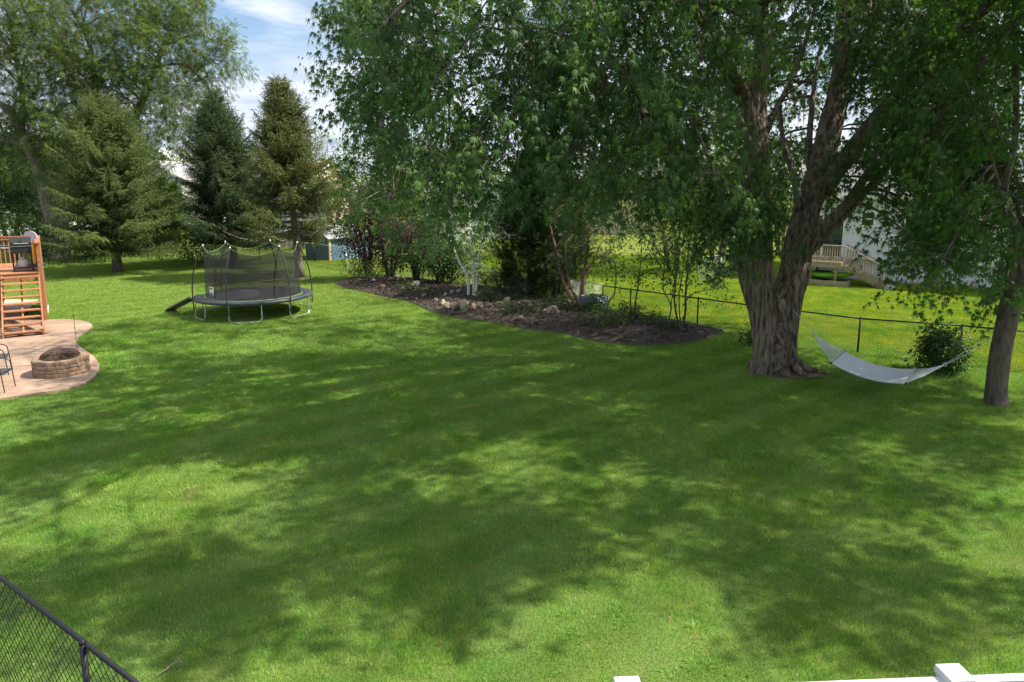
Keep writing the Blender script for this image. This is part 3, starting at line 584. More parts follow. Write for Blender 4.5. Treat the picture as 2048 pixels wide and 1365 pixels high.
bs = np.array([tuple(p) for p in dc]); lv.add(*spray_leaves(bs, np.tile([0, 0, -1.], (len(bs), 1)), np.full(len(bs), .35), 22, .09, 0, .1, TPL_MAPLE, np.full(len(bs), .5)))
dl = lv.build('dead_leaves', M['deadleaf'], None); tag(dl, 'brown withered leaves hanging in the crown')
bpy.context.view_layer.update(); adopt(rt, tk, cr, dl)

# --- honey locust, left, behind the spruce
lo = thing('locust_tree', 'tall airy honey locust with leaning trunk and feathery leaves at upper left', 'tree', G(112, 532)); lz = gz(112, 532) + 3
mb = MB(); LP = []; PZ = lambda px, py, dz=0: Z(px, py, lz + dz); s_ = 1365 / lz
base = Z(112, 532, lz); 
def T3(trace, n=10):
    global LP
    LP += limb_mesh(mb, [(PZ(x, y, dz), w_ * .5 / s_) for x, y, dz, w_ in trace], n, 5, bark_fn(.05, 6, .6))
T3([(114, 525, 0, 38), (112, 475, 0, 31), (100, 420, 0, 27), (88, 370, 0, 25), (70, 320, 0, 23), (52, 285, 0, 22), (36, 250, 0, 19), (22, 225, 0, 16), (-5, 205, 0, 12), (-60, 170, 0, 8)])
T3([(52, 290, 0, 16), (20, 285, -.4, 11), (-20, 280, -.8, 8)])
T3([(40, 258, 0, 14), (45, 190, .3, 11), (30, 100, .6, 8), (10, 0, 1, 5), (0, -80, 1, 3)])
T3([(110, 470, 0, 20), (170, 380, 1, 18), (225, 300, 1.5, 17), (258, 255, 1.5, 17), (290, 190, 1.5, 14), (312, 130, 1.5, 12), (335, 80, 1.5, 9), (380, 30, 1.5, 6), (420, -30, 1.5, 3)], 10)
T3([(190, 300, 2, 15), (192, 200, 2, 12), (182, 100, 2, 10), (150, 30, 2, 8), (110, -30, 2, 5)])
T3([(100, 380, 1, 18), (150, 260, 2, 14), (190, 200, 2, 10)])
T3([(310, 135, 1.5, 7), (370, 130, 1, 5), (420, 180, .5, 3), (450, 230, 0, 2)])
T3([(330, 90, 1.5, 7), (390, 70, 1, 5), (430, 82, .5, 3), (470, 100, 0, 2)])
lv = Leaves()
cl = pmask([(-40, -60), (390, -60), (415, 40), (455, 95), (440, 150), (415, 210), (385, 260), (330, 250), (270, 300), (200, 310), (130, 300), (90, 350), (30, 340), (-40, 330)], 170, (lz - 3.5, lz + 3.5), 20, (.8, 1.35), [(372, 232, 24, 20), (330, 190, 16, 22), (95, 165, 18, 16)])
crown_clusters(mb, LP, cl, lv, TPL_FROND, .34, 11, 14, .28, 1.0, .35, .45, twig_r=.014)
tk = mb.build('trunk', M['bark_g'], None, True); cr = lv.build('crown', M['locust'], None)
bpy.context.view_layer.update(); adopt(lo, tk, cr)

# --- spruces
def spruce(name, label, base, h, wid, m, seed, clear=.9, power=.8, thin=1.0, lean=(0, 0), bare=None):
    rg = random.Random(seed); root = thing(name, label, 'tree', base); mb = MB(); lv = Leaves()
    axis = lambda z: Vector((lean[0] * z / h, lean[1] * z / h, z))
    zs = [h * i / 14 for i in range(15)]; mb.tube([axis(z) for z in zs], [max(.012, wid * .030 * (1 - z / h) ** .8 * (1.25 if z == 0 else 1)) for z in zs], 9)
    P, A, Nn, Sc, Ti = [], [], [], [], []; z = clear; dead = MB()
    while z < h * .985:
        f = z / h; nb = rg.randint(5, 7) if f < .85 else rg.randint(3, 5); a0 = rg.random() * 6.28
        for q in range(nb):
            if rg.random() > thin * (1.25 if f > .5 else 1): continue
            a = a0 + q * 6.283 / nb + rg.uniform(-.35, .35); ln = wid / 2 * (1 - f) ** power * rg.choice((.62, .8, .9, 1.0, 1.08, 1.2)) * rg.uniform(.92, 1.08) + .12
            if f < .12: ln *= .8 + f * 1.6
            el = -.2 + 1.15 * f ** 1.5 + rg.uniform(-.12, .12); zz = z + rg.uniform(-.08, .08); o = axis(zz); hd = Vector((math.cos(a), math.sin(a), 0))
            sm_ = []
            for i in range(6):
                t_ = i / 5; sm_.append(o + hd * ln * t_ * math.cos(el) + Vector((0, 0, ln * (t_ * math.sin(el) + .16 * t_ ** 3 - .10 * t_ * (1 - t_)))))
            mb.tube(sm_, [.035 * (1 - .85 * i / 5) * (ln / 2.5 + .3) for i in range(6)], 4, False)
            isbare = bare and f < bare and rg.random() < .75
            if isbare:
                for i in range(8): t_ = rg.uniform(.2, 1); k_ = min(4, int(t_ * 5)); p_ = sm_[k_].lerp(sm_[k_ + 1], t_ * 5 - k_); dead.tube([p_, p_ + Vector((rg.gauss(0, .22), rg.gauss(0, .22), rg.uniform(-.25, .05)))], [.007, .002], 3, False)
                if rg.random() < .6: continue
            tb = rg.gauss(.42 + .18 * f, .12); st = ln * .16 if f < .8 else .03; d_ = st if not isbare else ln * .6
            while d_ < ln:
                t_ = d_ / ln; k_ = min(4, int(t_ * 5)); p_ = sm_[k_].lerp(sm_[k_ + 1], t_ * 5 - k_); tang = (sm_[k_ + 1] - sm_[k_]).normalized(); sid = tang.cross(Vector((0, 0, 1))).normalized()
                for s2 in (-1, 1):
                    tl = (.30 + .42 * (1 - t_) * min(1, ln / 1.5)) * rg.uniform(.75, 1.25); dr = (tang * .75 + sid * s2 * .8 + Vector((0, 0, rg.uniform(-.5, .12)))).normalized()
                    for w_ in range(2 if tl > .30 else 1):
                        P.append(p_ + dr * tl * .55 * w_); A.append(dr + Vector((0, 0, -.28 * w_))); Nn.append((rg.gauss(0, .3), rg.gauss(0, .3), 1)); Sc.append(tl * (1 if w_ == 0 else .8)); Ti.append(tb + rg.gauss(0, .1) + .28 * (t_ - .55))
                    if rg.random() < .75: P.append(p_ + dr * tl * .4); A.append(Vector((dr.x * .4, dr.y * .4, -1))); Nn.append((rg.gauss(0, 1), rg.gauss(0, 1), .1)); Sc.append(.36 * rg.uniform(.7, 1.3)); Ti.append(tb - .08)
                d_ += rg.uniform(.085, .15)
            P.append(sm_[-1]); A.append(tang); Nn.append((0, 0, 1)); Sc.append(.3); Ti.append(tb + .2)
        z += h * .0185 * rg.uniform(.8, 1.3) + .02
    P.append(axis(h * .97)); A.append((0, 0, 1)); Nn.append((1, 0, 0)); Sc.append(.5); Ti.append(.5)
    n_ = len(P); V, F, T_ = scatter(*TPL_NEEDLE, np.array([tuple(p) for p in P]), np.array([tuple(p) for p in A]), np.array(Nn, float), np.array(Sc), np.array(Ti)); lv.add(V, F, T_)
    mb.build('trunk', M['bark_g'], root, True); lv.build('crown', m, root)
    if dead.v: tag(dead.build('dead_twigs', M['deadtwig'], root), kind='stuff')
    return root
def zh(px, py, z): return Z(px, py, z).z
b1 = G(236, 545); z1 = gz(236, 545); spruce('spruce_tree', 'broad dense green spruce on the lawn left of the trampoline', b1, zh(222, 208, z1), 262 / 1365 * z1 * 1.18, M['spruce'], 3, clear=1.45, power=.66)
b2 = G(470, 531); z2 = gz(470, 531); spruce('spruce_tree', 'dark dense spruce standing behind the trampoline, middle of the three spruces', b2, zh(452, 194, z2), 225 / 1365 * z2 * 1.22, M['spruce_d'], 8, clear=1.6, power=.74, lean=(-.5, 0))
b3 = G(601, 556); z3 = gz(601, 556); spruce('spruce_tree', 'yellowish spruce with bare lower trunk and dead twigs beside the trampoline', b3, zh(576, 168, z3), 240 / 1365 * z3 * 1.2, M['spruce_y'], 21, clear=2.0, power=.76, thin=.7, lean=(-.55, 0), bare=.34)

# --- generic broadleaf tree or bush
def bush(name, label, base, h, rx, rz0, m, nclus, leaf=.12, tpl=TPL_LEAF, cat='tree', stems=3, sprays=14, nleaf=14, bark='bark_d', group=None, ry=None, rad=(.5, .9), seed=None, slen=.5, droop=.2, flat=1.0, stem_r=None, shell=.55, tint0=.45):
    root = thing(name, label, cat, base, 0, group); base = Vector((0, 0, 0)); mb = MB(); lv = Leaves(); LPx = []; rr = random.Random(seed if seed is not None else name + label)
    ry = ry or rx; cz_ = rz0 + (h - rz0) / 2; hz = (h - rz0) / 2; sr = stem_r or max(.012, h * .018)
    for s__ in range(stems):
        a = s__ * 6.283 / stems + rr.uniform(-.4, .4); k_ = .0 if stems == 1 else .55
        e_ = Vector((math.cos(a) * rx * k_, math.sin(a) * ry * k_, rz0 + (h - rz0) * rr.uniform(.6, .8))); st_ = Vector((math.cos(a), math.sin(a), 0)) * sr * (0 if stems == 1 else 1.6)
        LPx += limb_mesh(mb, [(st_, sr), (st_.lerp(e_, .35) + Vector((rr.uniform(-.1, .1) * rx, rr.uniform(-.1, .1) * rx, .1 * h)), sr * .75), (e_, sr * .3)], 7, 4)
    LPx = [q for q in LPx if q[0].z > rz0 * .5] or LPx
    cl = []
    for _ in range(nclus):
        v_ = Vector((rr.gauss(0, 1), rr.gauss(0, 1), rr.gauss(0, 1))).normalized() * (shell + (1 - shell) * rr.random()) * rr.uniform(.82, 1.06)
        cl.append((Vector((v_.x * rx * (1 - .25 * max(0, v_.z)) * flat, v_.y * ry, cz_ + v_.z * hz)), rr.uniform(*rad)))
    crown_clusters(mb, LPx, cl, lv, tpl, leaf, sprays, nleaf, leaf * 1.7, slen, droop, tint0, twig_r=max(.004, leaf * .06))
    mb.build('trunk' if cat == 'tree' else 'stems', M[bark], root, True); lv.build('crown' if cat == 'tree' else 'foliage', m, root)
    return root
def at(px, py): p = G(px, py); return (p.x, p.y, 0)
def far(px, z): p = Z(px, 500, z); return (p.x, p.y, 0)
# background, left to right
bush('broadleaf_tree', 'dark green leafy tree behind the deck at the left edge', far(20, 50), 9.5, 4.2, 1.6, M['bg_d'], 60, .2, rad=(.8, 1.4), sprays=15, slen=.9, stems=3)
bush('broadleaf_tree', 'dark leafy tree in the gap between locust trunk and broad spruce', far(120, 56), 9, 4, 1.2, M['bg_d'], 56, .22, rad=(.8, 1.4), sprays=14, slen=.9)
bush('sapling', 'pale green sapling with large leaves behind the deck railing', far(28, 42), 3.6, 1.1, .8, M['weed'], 16, .17, cat='sapling', stems=2, sprays=20, rad=(.3, .5), slen=.35)
bush('sapling', 'small pale green sapling right of the toy basketball hoop', far(66, 43), 3.0, .9, .6, M['weed'], 12, .17, cat='sapling', stems=2, sprays=20, rad=(.3, .45), slen=.3)
def cedar(name, label, base, h, r_, m, seed, n=900, leaf=.32, cat='tree', twist=0):
    root = thing(name, label, cat, base); rg = np.random.default_rng(seed); z_ = h * rg.random(n) ** .85; a = rg.random(n) * 6.283; prof = np.sin(np.clip(z_ / h * 1.02 + .12, 0, 1) * np.pi) ** .55 * np.where(z_ / h > .5, (1.06 - z_ / h) / .56, 1) ** .7
    lump = 1 + .16 * np.sin(3 * a + z_ * 2.1) + .12 * np.sin(5 * a - z_ * 3.3); rad_ = r_ * prof * lump * rg.uniform(.55, 1.05, n); P = np.stack([np.cos(a) * rad_, np.sin(a) * rad_, z_], 1)
    o = np.stack([np.cos(a), np.sin(a), np.full(n, .9)], 1); lv = Leaves(); base_t = .3 + .35 * (lump - .72) + rg.normal(size=n) * .12
    lv.add(*spray_leaves(P, unit(o + rg.normal(size=(n, 3)) * .25), np.full(n, .3), 7, .09, -.1, leaf * .55, TPL_FROND, base_t, down=-.5, tint_n=.1))
    mb = MB(); mb.tube([(0, 0, 0), (0, 0, h * .5), (0, 0, h * .96)], [r_ * .12, r_ * .07, .01], 8); mb.build('trunk', M['cedarbark'], root); lv.build('crown', m, root); return root
cedar('arborvitae', 'bright green pointed arborvitae in front of the grey gabled house', far(332, 50), 5.0, 1.0, M['cedar_y'], 5, 700)
cedar('arborvitae', 'smaller bright green arborvitae right beside the taller pointed one', far(356, 51), 4.6, .75, M['cedar_y'], 6, 500)
bush('shrub', 'leafy yellow-green shrub by the back fence between the left spruces', at(382, 521), 2.2, 1.5, .1, M['weed'], 26, .14, cat='shrub', stems=4, sprays=14, rad=(.4, .6), slen=.4)
bush('shrub', 'dark rounded shrub hugging the back fence left of the trampoline', at(408, 527), 1.6, 1.1, .05, M['bg_d'], 18, .13, cat='shrub', stems=4, rad=(.35, .55), slen=.35)
bush('broadleaf_tree', 'distant rounded tree behind the grey gabled house', far(290, 88), 10, 6, 2, M['bg'], 44, .3, rad=(1.1, 1.8), sprays=5, slen=1.2)
bush('broadleaf_tree', 'distant yellow-green tree just left of the dark spruce', far(392, 98), 10.2, 3.6, 2, M['bg_y'], 36, .28, rad=(1, 1.6), sprays=6, slen=1.1)
bush('broadleaf_tree', 'distant tree far behind the left spruce crown', far(190, 95), 11, 8, 2, M['bg'], 46, .34, rad=(1.2, 2), sprays=5, slen=1.2)
bush('broadleaf_tree', 'pale green tree peeking out right of the yellowish spruce', far(668, 58), 8.6, 3.6, 1.5, M['bg_y'], 40, .2, rad=(.8, 1.3), sprays=8, slen=.8)
bush('broadleaf_tree', 'mid green tree behind the purple shrubs', far(760, 52), 8.2, 3.8, 1.2, M['bg'], 46, .19, rad=(.8, 1.3), sprays=9, slen=.8)
bush('broadleaf_tree', 'round mid green tree behind the hanging maple boughs', far(870, 62), 8.5, 4.5, 1.2, M['bg'], 44, .22, rad=(.9, 1.5), sprays=8, slen=.9)
bush('broadleaf_tree', 'distant yellowish tree glimpsed between the maple boughs', far(968, 72), 7.6, 3.0, 1.5, M['bg_y'], 26, .24, rad=(.9, 1.4), sprays=7, slen=.9)
bush('broadleaf_tree', 'leafy tree beyond the fence behind the dark cedar', far(1120, 46), 8.2, 4.0, 1.0, M['bg'], 48, .18, rad=(.8, 1.3), sprays=9, slen=.8)
bush('broadleaf_tree', 'sunlit yellow-green tree beyond the fence left of the maple trunk', far(1345, 37), 6.6, 2.9, .5, M['bg_y'], 62, .14, rad=(.6, 1.0), sprays=12, slen=.6)
bush('broadleaf_tree', 'second sunlit yellow-green tree close behind the maple limbs', far(1430, 42), 7.0, 2.4, .8, M['bg_y'], 46, .15, rad=(.6, 1.0), sprays=11, slen=.6)
bush('broadleaf_tree', 'bushy sunlit tree seen in the fork of the maple trunks', far(1560, 46), 6.0, 2.0, .3, M['bg_y'], 34, .15, rad=(.6, 1), sprays=11, slen=.6)
bush('broadleaf_tree', 'distant deep green tree above the white house roof', far(1500, 75), 9.5, 6, 2, M['bg'], 40, .28, rad=(1.1, 1.8), sprays=6, slen=1.1)
bush('broadleaf_tree', 'distant tree behind the white house at right', far(1860, 72), 11, 7, 2, M['bg_d'], 44, .28, rad=(1.2, 1.9), sprays=6, slen=1.1)
bush('leafy_shrub', 'dark leafy undergrowth at the foot of the locust trunk', far(110, 43), 2.0, 1.6, .05, M['bg_d'], 40, .14, cat='shrub', stems=5, sprays=22, rad=(.4, .6), slen=.4)
# in the planting bed
def onbed(px, py): p = G(px, py); return (p.x, p.y, bed_z(p.x, p.y) - .02)
bush('purple_shrub', 'tall dark purple-leaved shrub at the left end of the mulch bed', onbed(738, 562), 4.3, 1.25, .5, M['purple'], 52, .12, cat='shrub', stems=5, sprays=30, rad=(.35, .6), slen=.4, ry=1.0)
bush('purple_shrub', 'lower purple-leaved shrub leaning out over the bed left of the birch', onbed(832, 572), 3.2, 1.35, .3, M['purple'], 48, .11, cat='shrub', stems=6, sprays=30, rad=(.35, .55), slen=.4)
bush('leafy_shrub', 'green leafy shrub between the two purple shrubs', onbed(780, 558), 3.8, 1.5, .2, M['bg_d'], 50, .12, cat='shrub', stems=5, sprays=28, rad=(.35, .6), slen=.4)
bush('leafy_shrub', 'dense dark green shrub just left of the birch stems', onbed(880, 577), 2.9, 1.5, .1, M['hydr'], 60, .11, cat='shrub', stems=6, sprays=28, rad=(.35, .55), slen=.35)
bush('leafy_shrub', 'dark green shrub close behind the birch stems', onbed(905, 574), 2.0, 1.1, .1, M['bg_d'], 36, .11, cat='shrub', stems=5, sprays=28, rad=(.3, .5), slen=.35)
bush('green_perennial', 'bright green low clump at the left tip of the bed', onbed(729, 565), .55, .75, .02, M['weed'], 20, .10, cat='plant', stems=6, rad=(.2, .3), slen=.22, sprays=60)
cedar('cedar_tree', 'very dark wide cedar draping to the ground right of the birch', onbed(1062, 594), 6.4, 1.35, M['cedar'], 15, 2600)
cedar('cedar_tree', 'dark narrow cedar just behind the multi-stemmed trunk', onbed(1112, 602), 6.0, 1.15, M['cedar'], 16, 2000)
b_ = G(1160, 626); bz = bed_z(b_.x, b_.y) - .03; ct = thing('cedar_tree', 'reddish multi-stemmed cedar trunks rising from the mulch beside the metal planter', 'tree', (b_.x, b_.y, bz)); zc = gz(1160, 626); mb = MB(); LP = []
for tr_ in ([(1156, 628, 9), (1146, 605, 8), (1132, 575, 7.5), (1122, 545, 7), (1112, 500, 5), (1100, 450, 3)], [(1160, 629, 8), (1153, 600, 7), (1140, 570, 6), (1132, 530, 5), (1130, 480, 3)], [(1163, 628, 11), (1163, 600, 11), (1166, 565, 9), (1172, 530, 7), (1176, 480, 5), (1180, 430, 3)], [(1166, 570, 4), (1172, 548, 4), (1188, 520, 3), (1200, 490, 2)]):
    LP += limb_mesh(mb, [(Z(x, y, zc) - Vector((b_.x, b_.y, bz)), w_ * .5 / (1365 / zc)) for x, y, w_ in tr_], 8, 4, bark_fn(.1, 6, 2))
lv = Leaves(); cl = [(c_ - Vector((b_.x, b_.y, bz)), r__) for c_, r__ in pmask([(1090, 380), (1200, 380), (1235, 470), (1215, 540), (1180, 520), (1100, 530)], 34, (zc - 1, zc + 1.2), 14, (.3, .5))]
crown_clusters(mb, LP, cl, lv, TPL_FROND, .16, 26, 12, .16, .4, .3, .4, twig_r=.006)
mb.build('trunk', M['cedarbark'], ct, True); lv.build('crown', M['cedar'], ct)
b_ = G(944, 606); bz = bed_z(b_.x, b_.y) - .02; bt = thing('birch_tree', 'white-barked birch clump with three slender stems inside the ring of stones', 'tree', (b_.x, b_.y, bz)); zc = gz(944, 606); mb = MB(); LP = []
for tr_ in ([(938, 608, 6), (937, 580, 5.5), (936, 556, 5), (928, 540, 4.6), (918, 522, 4.6), (910, 503, 4.2), (900, 480, 4), (885, 440, 3), (870, 390, 2)], [(948, 609, 6.5), (948, 580, 6), (947, 550, 5.5), (945, 500, 5), (940, 450, 5), (935, 390, 3)], [(952, 606, 6), (953, 575, 6), (955, 540, 5), (962, 480, 4), (970, 420, 2)]):
    LP += limb_mesh(mb, [(Z(x, y, zc) - Vector((b_.x, b_.y, bz)), w_ * .5 / (1365 / zc)) for x, y, w_ in tr_], 8, 4)
lv = Leaves(); cl = [(c_ - Vector((b_.x, b_.y, bz)), r__) for c_, r__ in pmask([(850, 380), (990, 380), (985, 470), (965, 545), (935, 545), (925, 490), (880, 480), (850, 440)], 34, (zc - 1.2, zc + 1.2), 14, (.3, .5), [(915, 520, 14, 20)])]
crown_clusters(mb, LP, cl, lv, TPL_LEAF, .10, 30, 14, .16, .45, .5, .5, twig_r=.005)
mb.build('trunk', M['birch'], bt, True); lv.build('crown', M['birch_l'], bt)
# slender multi-stemmed shrubs in front of the chain-link fence
def stems_shrub(label, traces, poly, px, py, n_):
    b_ = G(px, py); bz = bed_z(b_.x, b_.y) - .02; o = Vector((b_.x, b_.y, bz)); t_ = thing('slender_shrub', label, 'shrub', o); zc = gz(px, py); mb = MB(); LPx = []
    for tr_ in traces: LPx += limb_mesh(mb, [(Z(x, y, zc) - o, max(.008, w_ * .5 / (1365 / zc))) for x, y, w_ in tr_], 6, 4)
    lv = Leaves(); cl = [(c_ - o, r__) for c_, r__ in pmask(poly, n_, (zc - .7, zc + .7), 12, (.2, .36))]
    crown_clusters(mb, LPx, cl, lv, TPL_LEAF, .085, 42, 12, .13, .32, .25, .45, twig_r=.004); mb.build('stems', M['bark_d'], t_, True); lv.build('foliage', M['hydr'], t_)
stems_shrub('slender open shrub with a forked stem beside the metal planter', [[(1213, 640, 4), (1214, 615, 3.5), (1220, 600, 3), (1228, 590, 3), (1232, 560, 2), (1230, 520, 1.5)], [(1215, 612, 2.5), (1206, 598, 2), (1200, 590, 1.5)]], [(1180, 480), (1250, 470), (1250, 555), (1190, 560)], 1213, 640, 12)
stems_shrub('slender single-stemmed shrub at the fence post, middle of the row', [[(1272, 643, 4), (1270, 612, 3.5), (1274, 585, 3), (1280, 540, 2.5), (1284, 480, 1.5)]], [(1230, 440), (1310, 440), (1310, 560), (1260, 570)], 1272, 643, 16)
stems_shrub('slender leafy shrub with crooked grey stem near the fence', [[(1336, 655, 3.5), (1341, 625, 3), (1342, 612, 3), (1336, 598, 2.5), (1326, 575, 2), (1330, 520, 1.5)], [(1342, 612, 2.5), (1345, 590, 2), (1350, 550, 1.5)]], [(1290, 450), (1360, 440), (1370, 570), (1300, 570)], 1336, 655, 16)
stems_shrub('widest slender shrub with several stems and dark leaves reaching over the fence', [[(1360, 660, 4.5), (1352, 625, 4), (1349, 600, 3.5), (1352, 560, 3), (1360, 500, 2)], [(1365, 660, 5), (1371, 620, 4.5), (1371, 590, 4), (1375, 540, 3), (1378, 470, 2)], [(1366, 612, 3), (1385, 588, 2), (1420, 580, 1.5), (1450, 575, 1)], [(1362, 655, 3), (1358, 600, 2.5), (1366, 540, 2)]], [(1330, 430), (1430, 440), (1475, 540), (1460, 590), (1400, 560), (1340, 580)], 1362, 660, 34)
for q, (x, y, h_, r_, m_, lb) in enumerate([(1222, 668, .5, .5, 'weed', 'bright green weed clump at the front edge of the mulch'), (1238, 664, .4, .35, 'weed', 'small bright weed beside the larger weed clump'), (1245, 650, .42, .3, 'hydr', 'green weed in the middle of the mulch'), (1300, 662, .35, .3, 'weed', 'little weed in the mulch below the slender shrubs'), (1271, 656, .5, .25, 'hydr', 'upright weed by the single-stemmed shrub'), (1130, 632, .4, .3, 'hydr', 'green sprouts right of the tan boulder'), (1090, 628, .5, .25, 'hydr', 'green sprouts left of the tan boulder'), (1200, 640, .3, .3, 'weed', 'low weed beside the metal planter'), (964, 613, .3, .2, 'hydr', 'sprig growing at the foot of the birch'), (1180, 660, .4, .4, 'hydr', 'dark green weed patch left of the bright weed clump'), (1330, 672, .35, .35, 'hydr', 'weed patch at the right front of the mulch'), (1060, 640, .35, .35, 'hydr', 'leafy weeds left of the tan boulder near the lawn'), (860, 600, .4, .45, 'hydr', 'dark green plant left of the ring of stones'), (815, 592, .35, .4, 'weed', 'green plant at the front of the bed below the purple shrubs'), (1020, 640, .4, .35, 'hydr', 'green plant right of the slanting slab'), (1172, 634, .5, .32, 'hydr', 'bushy weed in front of the metal planter'), (1192, 636, .42, .3, 'hydr', 'low weed at the right foot of the metal planter'), (985, 612, .4, .4, 'hydr', 'dark green plant between birch and slanting slab')]):
    bush('weed', lb, onbed(x, y), h_, r_, .02, M[m_], 12, .075, cat='plant', stems=4, rad=(.14, .22), slen=.16, sprays=90, nleaf=8)
for x, y, r_, lb in ((1000, 588, .9, 'low dark juniper right behind the birch stems'), (1032, 592, .8, 'low dark juniper beneath the wide cedar'), (975, 584, .8, 'low dark juniper against the galvanised fence'), (1050, 606, .6, 'small juniper in the shade of the cedars')):
    bush('juniper', lb, onbed(x, y), .75, r_, .02, M['juniper'], 24, .10, TPL_FROND, cat='shrub', stems=6, rad=(.22, .36), slen=.3, sprays=46, nleaf=9, droop=-.2)
bush('rounded_shrub', 'rounded dark green shrub at the fence behind the hammock', at(1878, 745), 1.1, .5, .1, M['hydr'], 80, .085, cat='shrub', stems=6, rad=(.16, .24), slen=.14, sprays=90, nleaf=10, droop=.1)
bush('leafy_shrub', 'small leafy shoot at the foot of the maple on the fence side', at(1500, 690), .5, .22, .02, M['hydr'], 10, .085, cat='shrub', stems=4, rad=(.12, .18), slen=.15, sprays=80, nleaf=8)
# ------------------------------------------------------------------ fences
def wires(mb, a, b, h, pitch, r_, z0=.04):
    a, b = Vector(a), Vector(b); d = b - a; Ln = d.length; d.normalize(); nn = d.cross(Vector((0, 0, 1))); hh = h - z0; x = -hh
    slope = 1.0
    while x < Ln:
        for sgn in (1, -1):
            t0, t1 = max(0, x), min(Ln, x + hh)
            if t1 - t0 < .01: continue
            za, zb = (t0 - x), (t1 - x)
            if sgn < 0: za, zb = hh - za, hh - zb
            p, q = a + d * t0 + Vector((0, 0, z0 + za)) + nn * r_ * sgn, a + d * t1 + Vector((0, 0, z0 + zb)) + nn * r_ * sgn; mb.tube([p, q], r_, 3, False)
        x += pitch
def chain_fence(label, pts_, h, posts=None, m='blackvinyl', pitch=.08, wr=.0021, pr=.025, rr=.021, spacing=3.0, rail_m=None, cat='fence'):
    P = [Vector((p[0], p[1], 0)) for p in pts_]; t_ = thing('chain_link_fence', label, cat, P[0]); o = P[0]; mesh = MB(); rail = MB()
    for i in range(len(P) - 1):
        wires(mesh, P[i] - o, P[i + 1] - o, h - .02, pitch, wr); rail.tube([P[i] - o + Vector((0, 0, h)), P[i + 1] - o + Vector((0, 0, h))], rr, 8)
    rail.build('top_rail', M[rail_m or m], t_, True); w_ = mesh.build('wire_mesh', M[m], t_); tag(w_, kind='stuff')
    pl = posts or []
    if not posts:
        for i in range(len(P) - 1):
            n_ = max(1, round((P[i + 1] - P[i]).length / spacing)); pl += [P[i].lerp(P[i + 1], k_ / n_) for k_ in range(n_)]
        pl.append(P[-1])
    pm_ = MB().tube([(0, 0, -.05), (0, 0, h + .012)], pr, 10).tube([(0, 0, h + .012), (0, 0, h + .035), (0, 0, h + .045)], [pr * 1.15, pr * 1.0, pr * .4], 10); first = None
    for p in pl:
        p = Vector((p[0], p[1], 0))
        if first is None: first = pm_.build('post', M[m], t_, True); first.location = p - o
        else: q = first.copy(); col.objects.link(q); q.parent = t_; q.location = p - o
    return t_
gp = lambda x, y: G(x, y)
chain_fence('black chain-link boundary fence running behind the hammock', [gp(1205, 624), gp(1260, 633), gp(1394, 655), gp(1500, 673), gp(1715, 706), gp(1917, 724), gp(2100, 745)], .96, [gp(1205, 624), gp(1260, 633), gp(1394, 655), gp(1540, 679), gp(1715, 706), gp(1917, 724), gp(2080, 743)], wr=.0024)
chain_fence('galvanised chain-link fence behind the birch and cedars', [gp(693, 541), gp(790, 553), gp(905, 570), gp(1027, 587), gp(1125, 606), gp(1205, 624)], 1.0, [gp(693, 541), gp(790, 553), gp(905, 570), gp(1027, 587), gp(1125, 606)], m='galv', wr=.0024)
chain_fence('dark chain-link fence along the back of the yard under the spruces', [gp(-40, 533), gp(98, 529), gp(211, 525.5), gp(320, 523), gp(410, 523), gp(520, 523), gp(630, 526), gp(693, 541)], 1.17, [gp(-20, 532), gp(98, 529), gp(211, 525.5), gp(320, 523), gp(410, 523), gp(520, 523), gp(630, 526)], wr=.003, rail_m='galv')
chain_fence('distant galvanised chain-link fence in the neighbouring yard left of the maple trunk', [gp(1395, 564), gp(1440, 556), gp(1462, 551)], 1.15, m='galv', wr=.004, spacing=1.6)
# foreground fence, lower left
a_, b_ = G(0, 1155, 1.2), G(270, 1365, 1.2); d_ = (b_ - a_).normalized(); pp = G(165, 1291, 1.2)
nf = chain_fence('near black chain-link fence crossing the lower left corner', [a_ - d_ * 2.5, b_ + d_ * 1.2], 1.2, [pp, pp - d_ * 2.6], pitch=.105, wr=.0034, pr=.022, rr=.019)
ties = MB()
for k_ in (-1.5, -.62, .22, .9): c_ = pp + d_ * k_ - (a_ - d_ * 2.5); ties.tube([c_ + Vector((.024 * math.cos(q) * -d_.y, .024 * math.cos(q) * d_.x, -.0 + .024 * math.sin(q))) + Vector((0, 0, 0)) for q in [i * .785 for i in range(9)]], .003, 5, False)
tt = ties.build('wire_ties', M['galv'], nf); tag(tt, kind='stuff')
tt.location = (0, 0, 0)
# white vinyl privacy fence, lower right
p1, p2 = G(1258, 1359, 1.86), G(1912, 1333, 1.86); vd = (p2 - p1); vd.z = 0; Lp = vd.length; vd.normalize(); va = math.atan2(vd.y, vd.x)
vf = thing('vinyl_fence', 'white vinyl privacy fence at the lower right corner', 'fence', (p1.x, p1.y, 0), va)
pm_ = MB().bevbox((0, 0, .89), (.127, .127, 1.78), .006).build('post', M['whitevinyl'], vf)
capm = MB(); capm.bevbox((0, 0, 1.80), (.142, .142, .05), .006); k0 = len(capm.v); h_ = .068; capm.v += [(-h_, -h_, 1.8245), (h_, -h_, 1.8245), (h_, h_, 1.8245), (-h_, h_, 1.8245), (0, 0, 1.848)]; capm.f += [(k0, k0 + 1, k0 + 4), (k0 + 1, k0 + 2, k0 + 4), (k0 + 2, k0 + 3, k0 + 4), (k0 + 3, k0, k0 + 4)]
cp = capm.build('post_cap', M['whitevinyl'], vf); rail_ = MB().bevbox((Lp / 2, 0, 1.70), (Lp - .13, .05, .14), .008).bevbox((Lp / 2, 0, 1.773), (Lp - .128, .056, .012), .004).build('top_rail', M['whitevinyl'], vf)
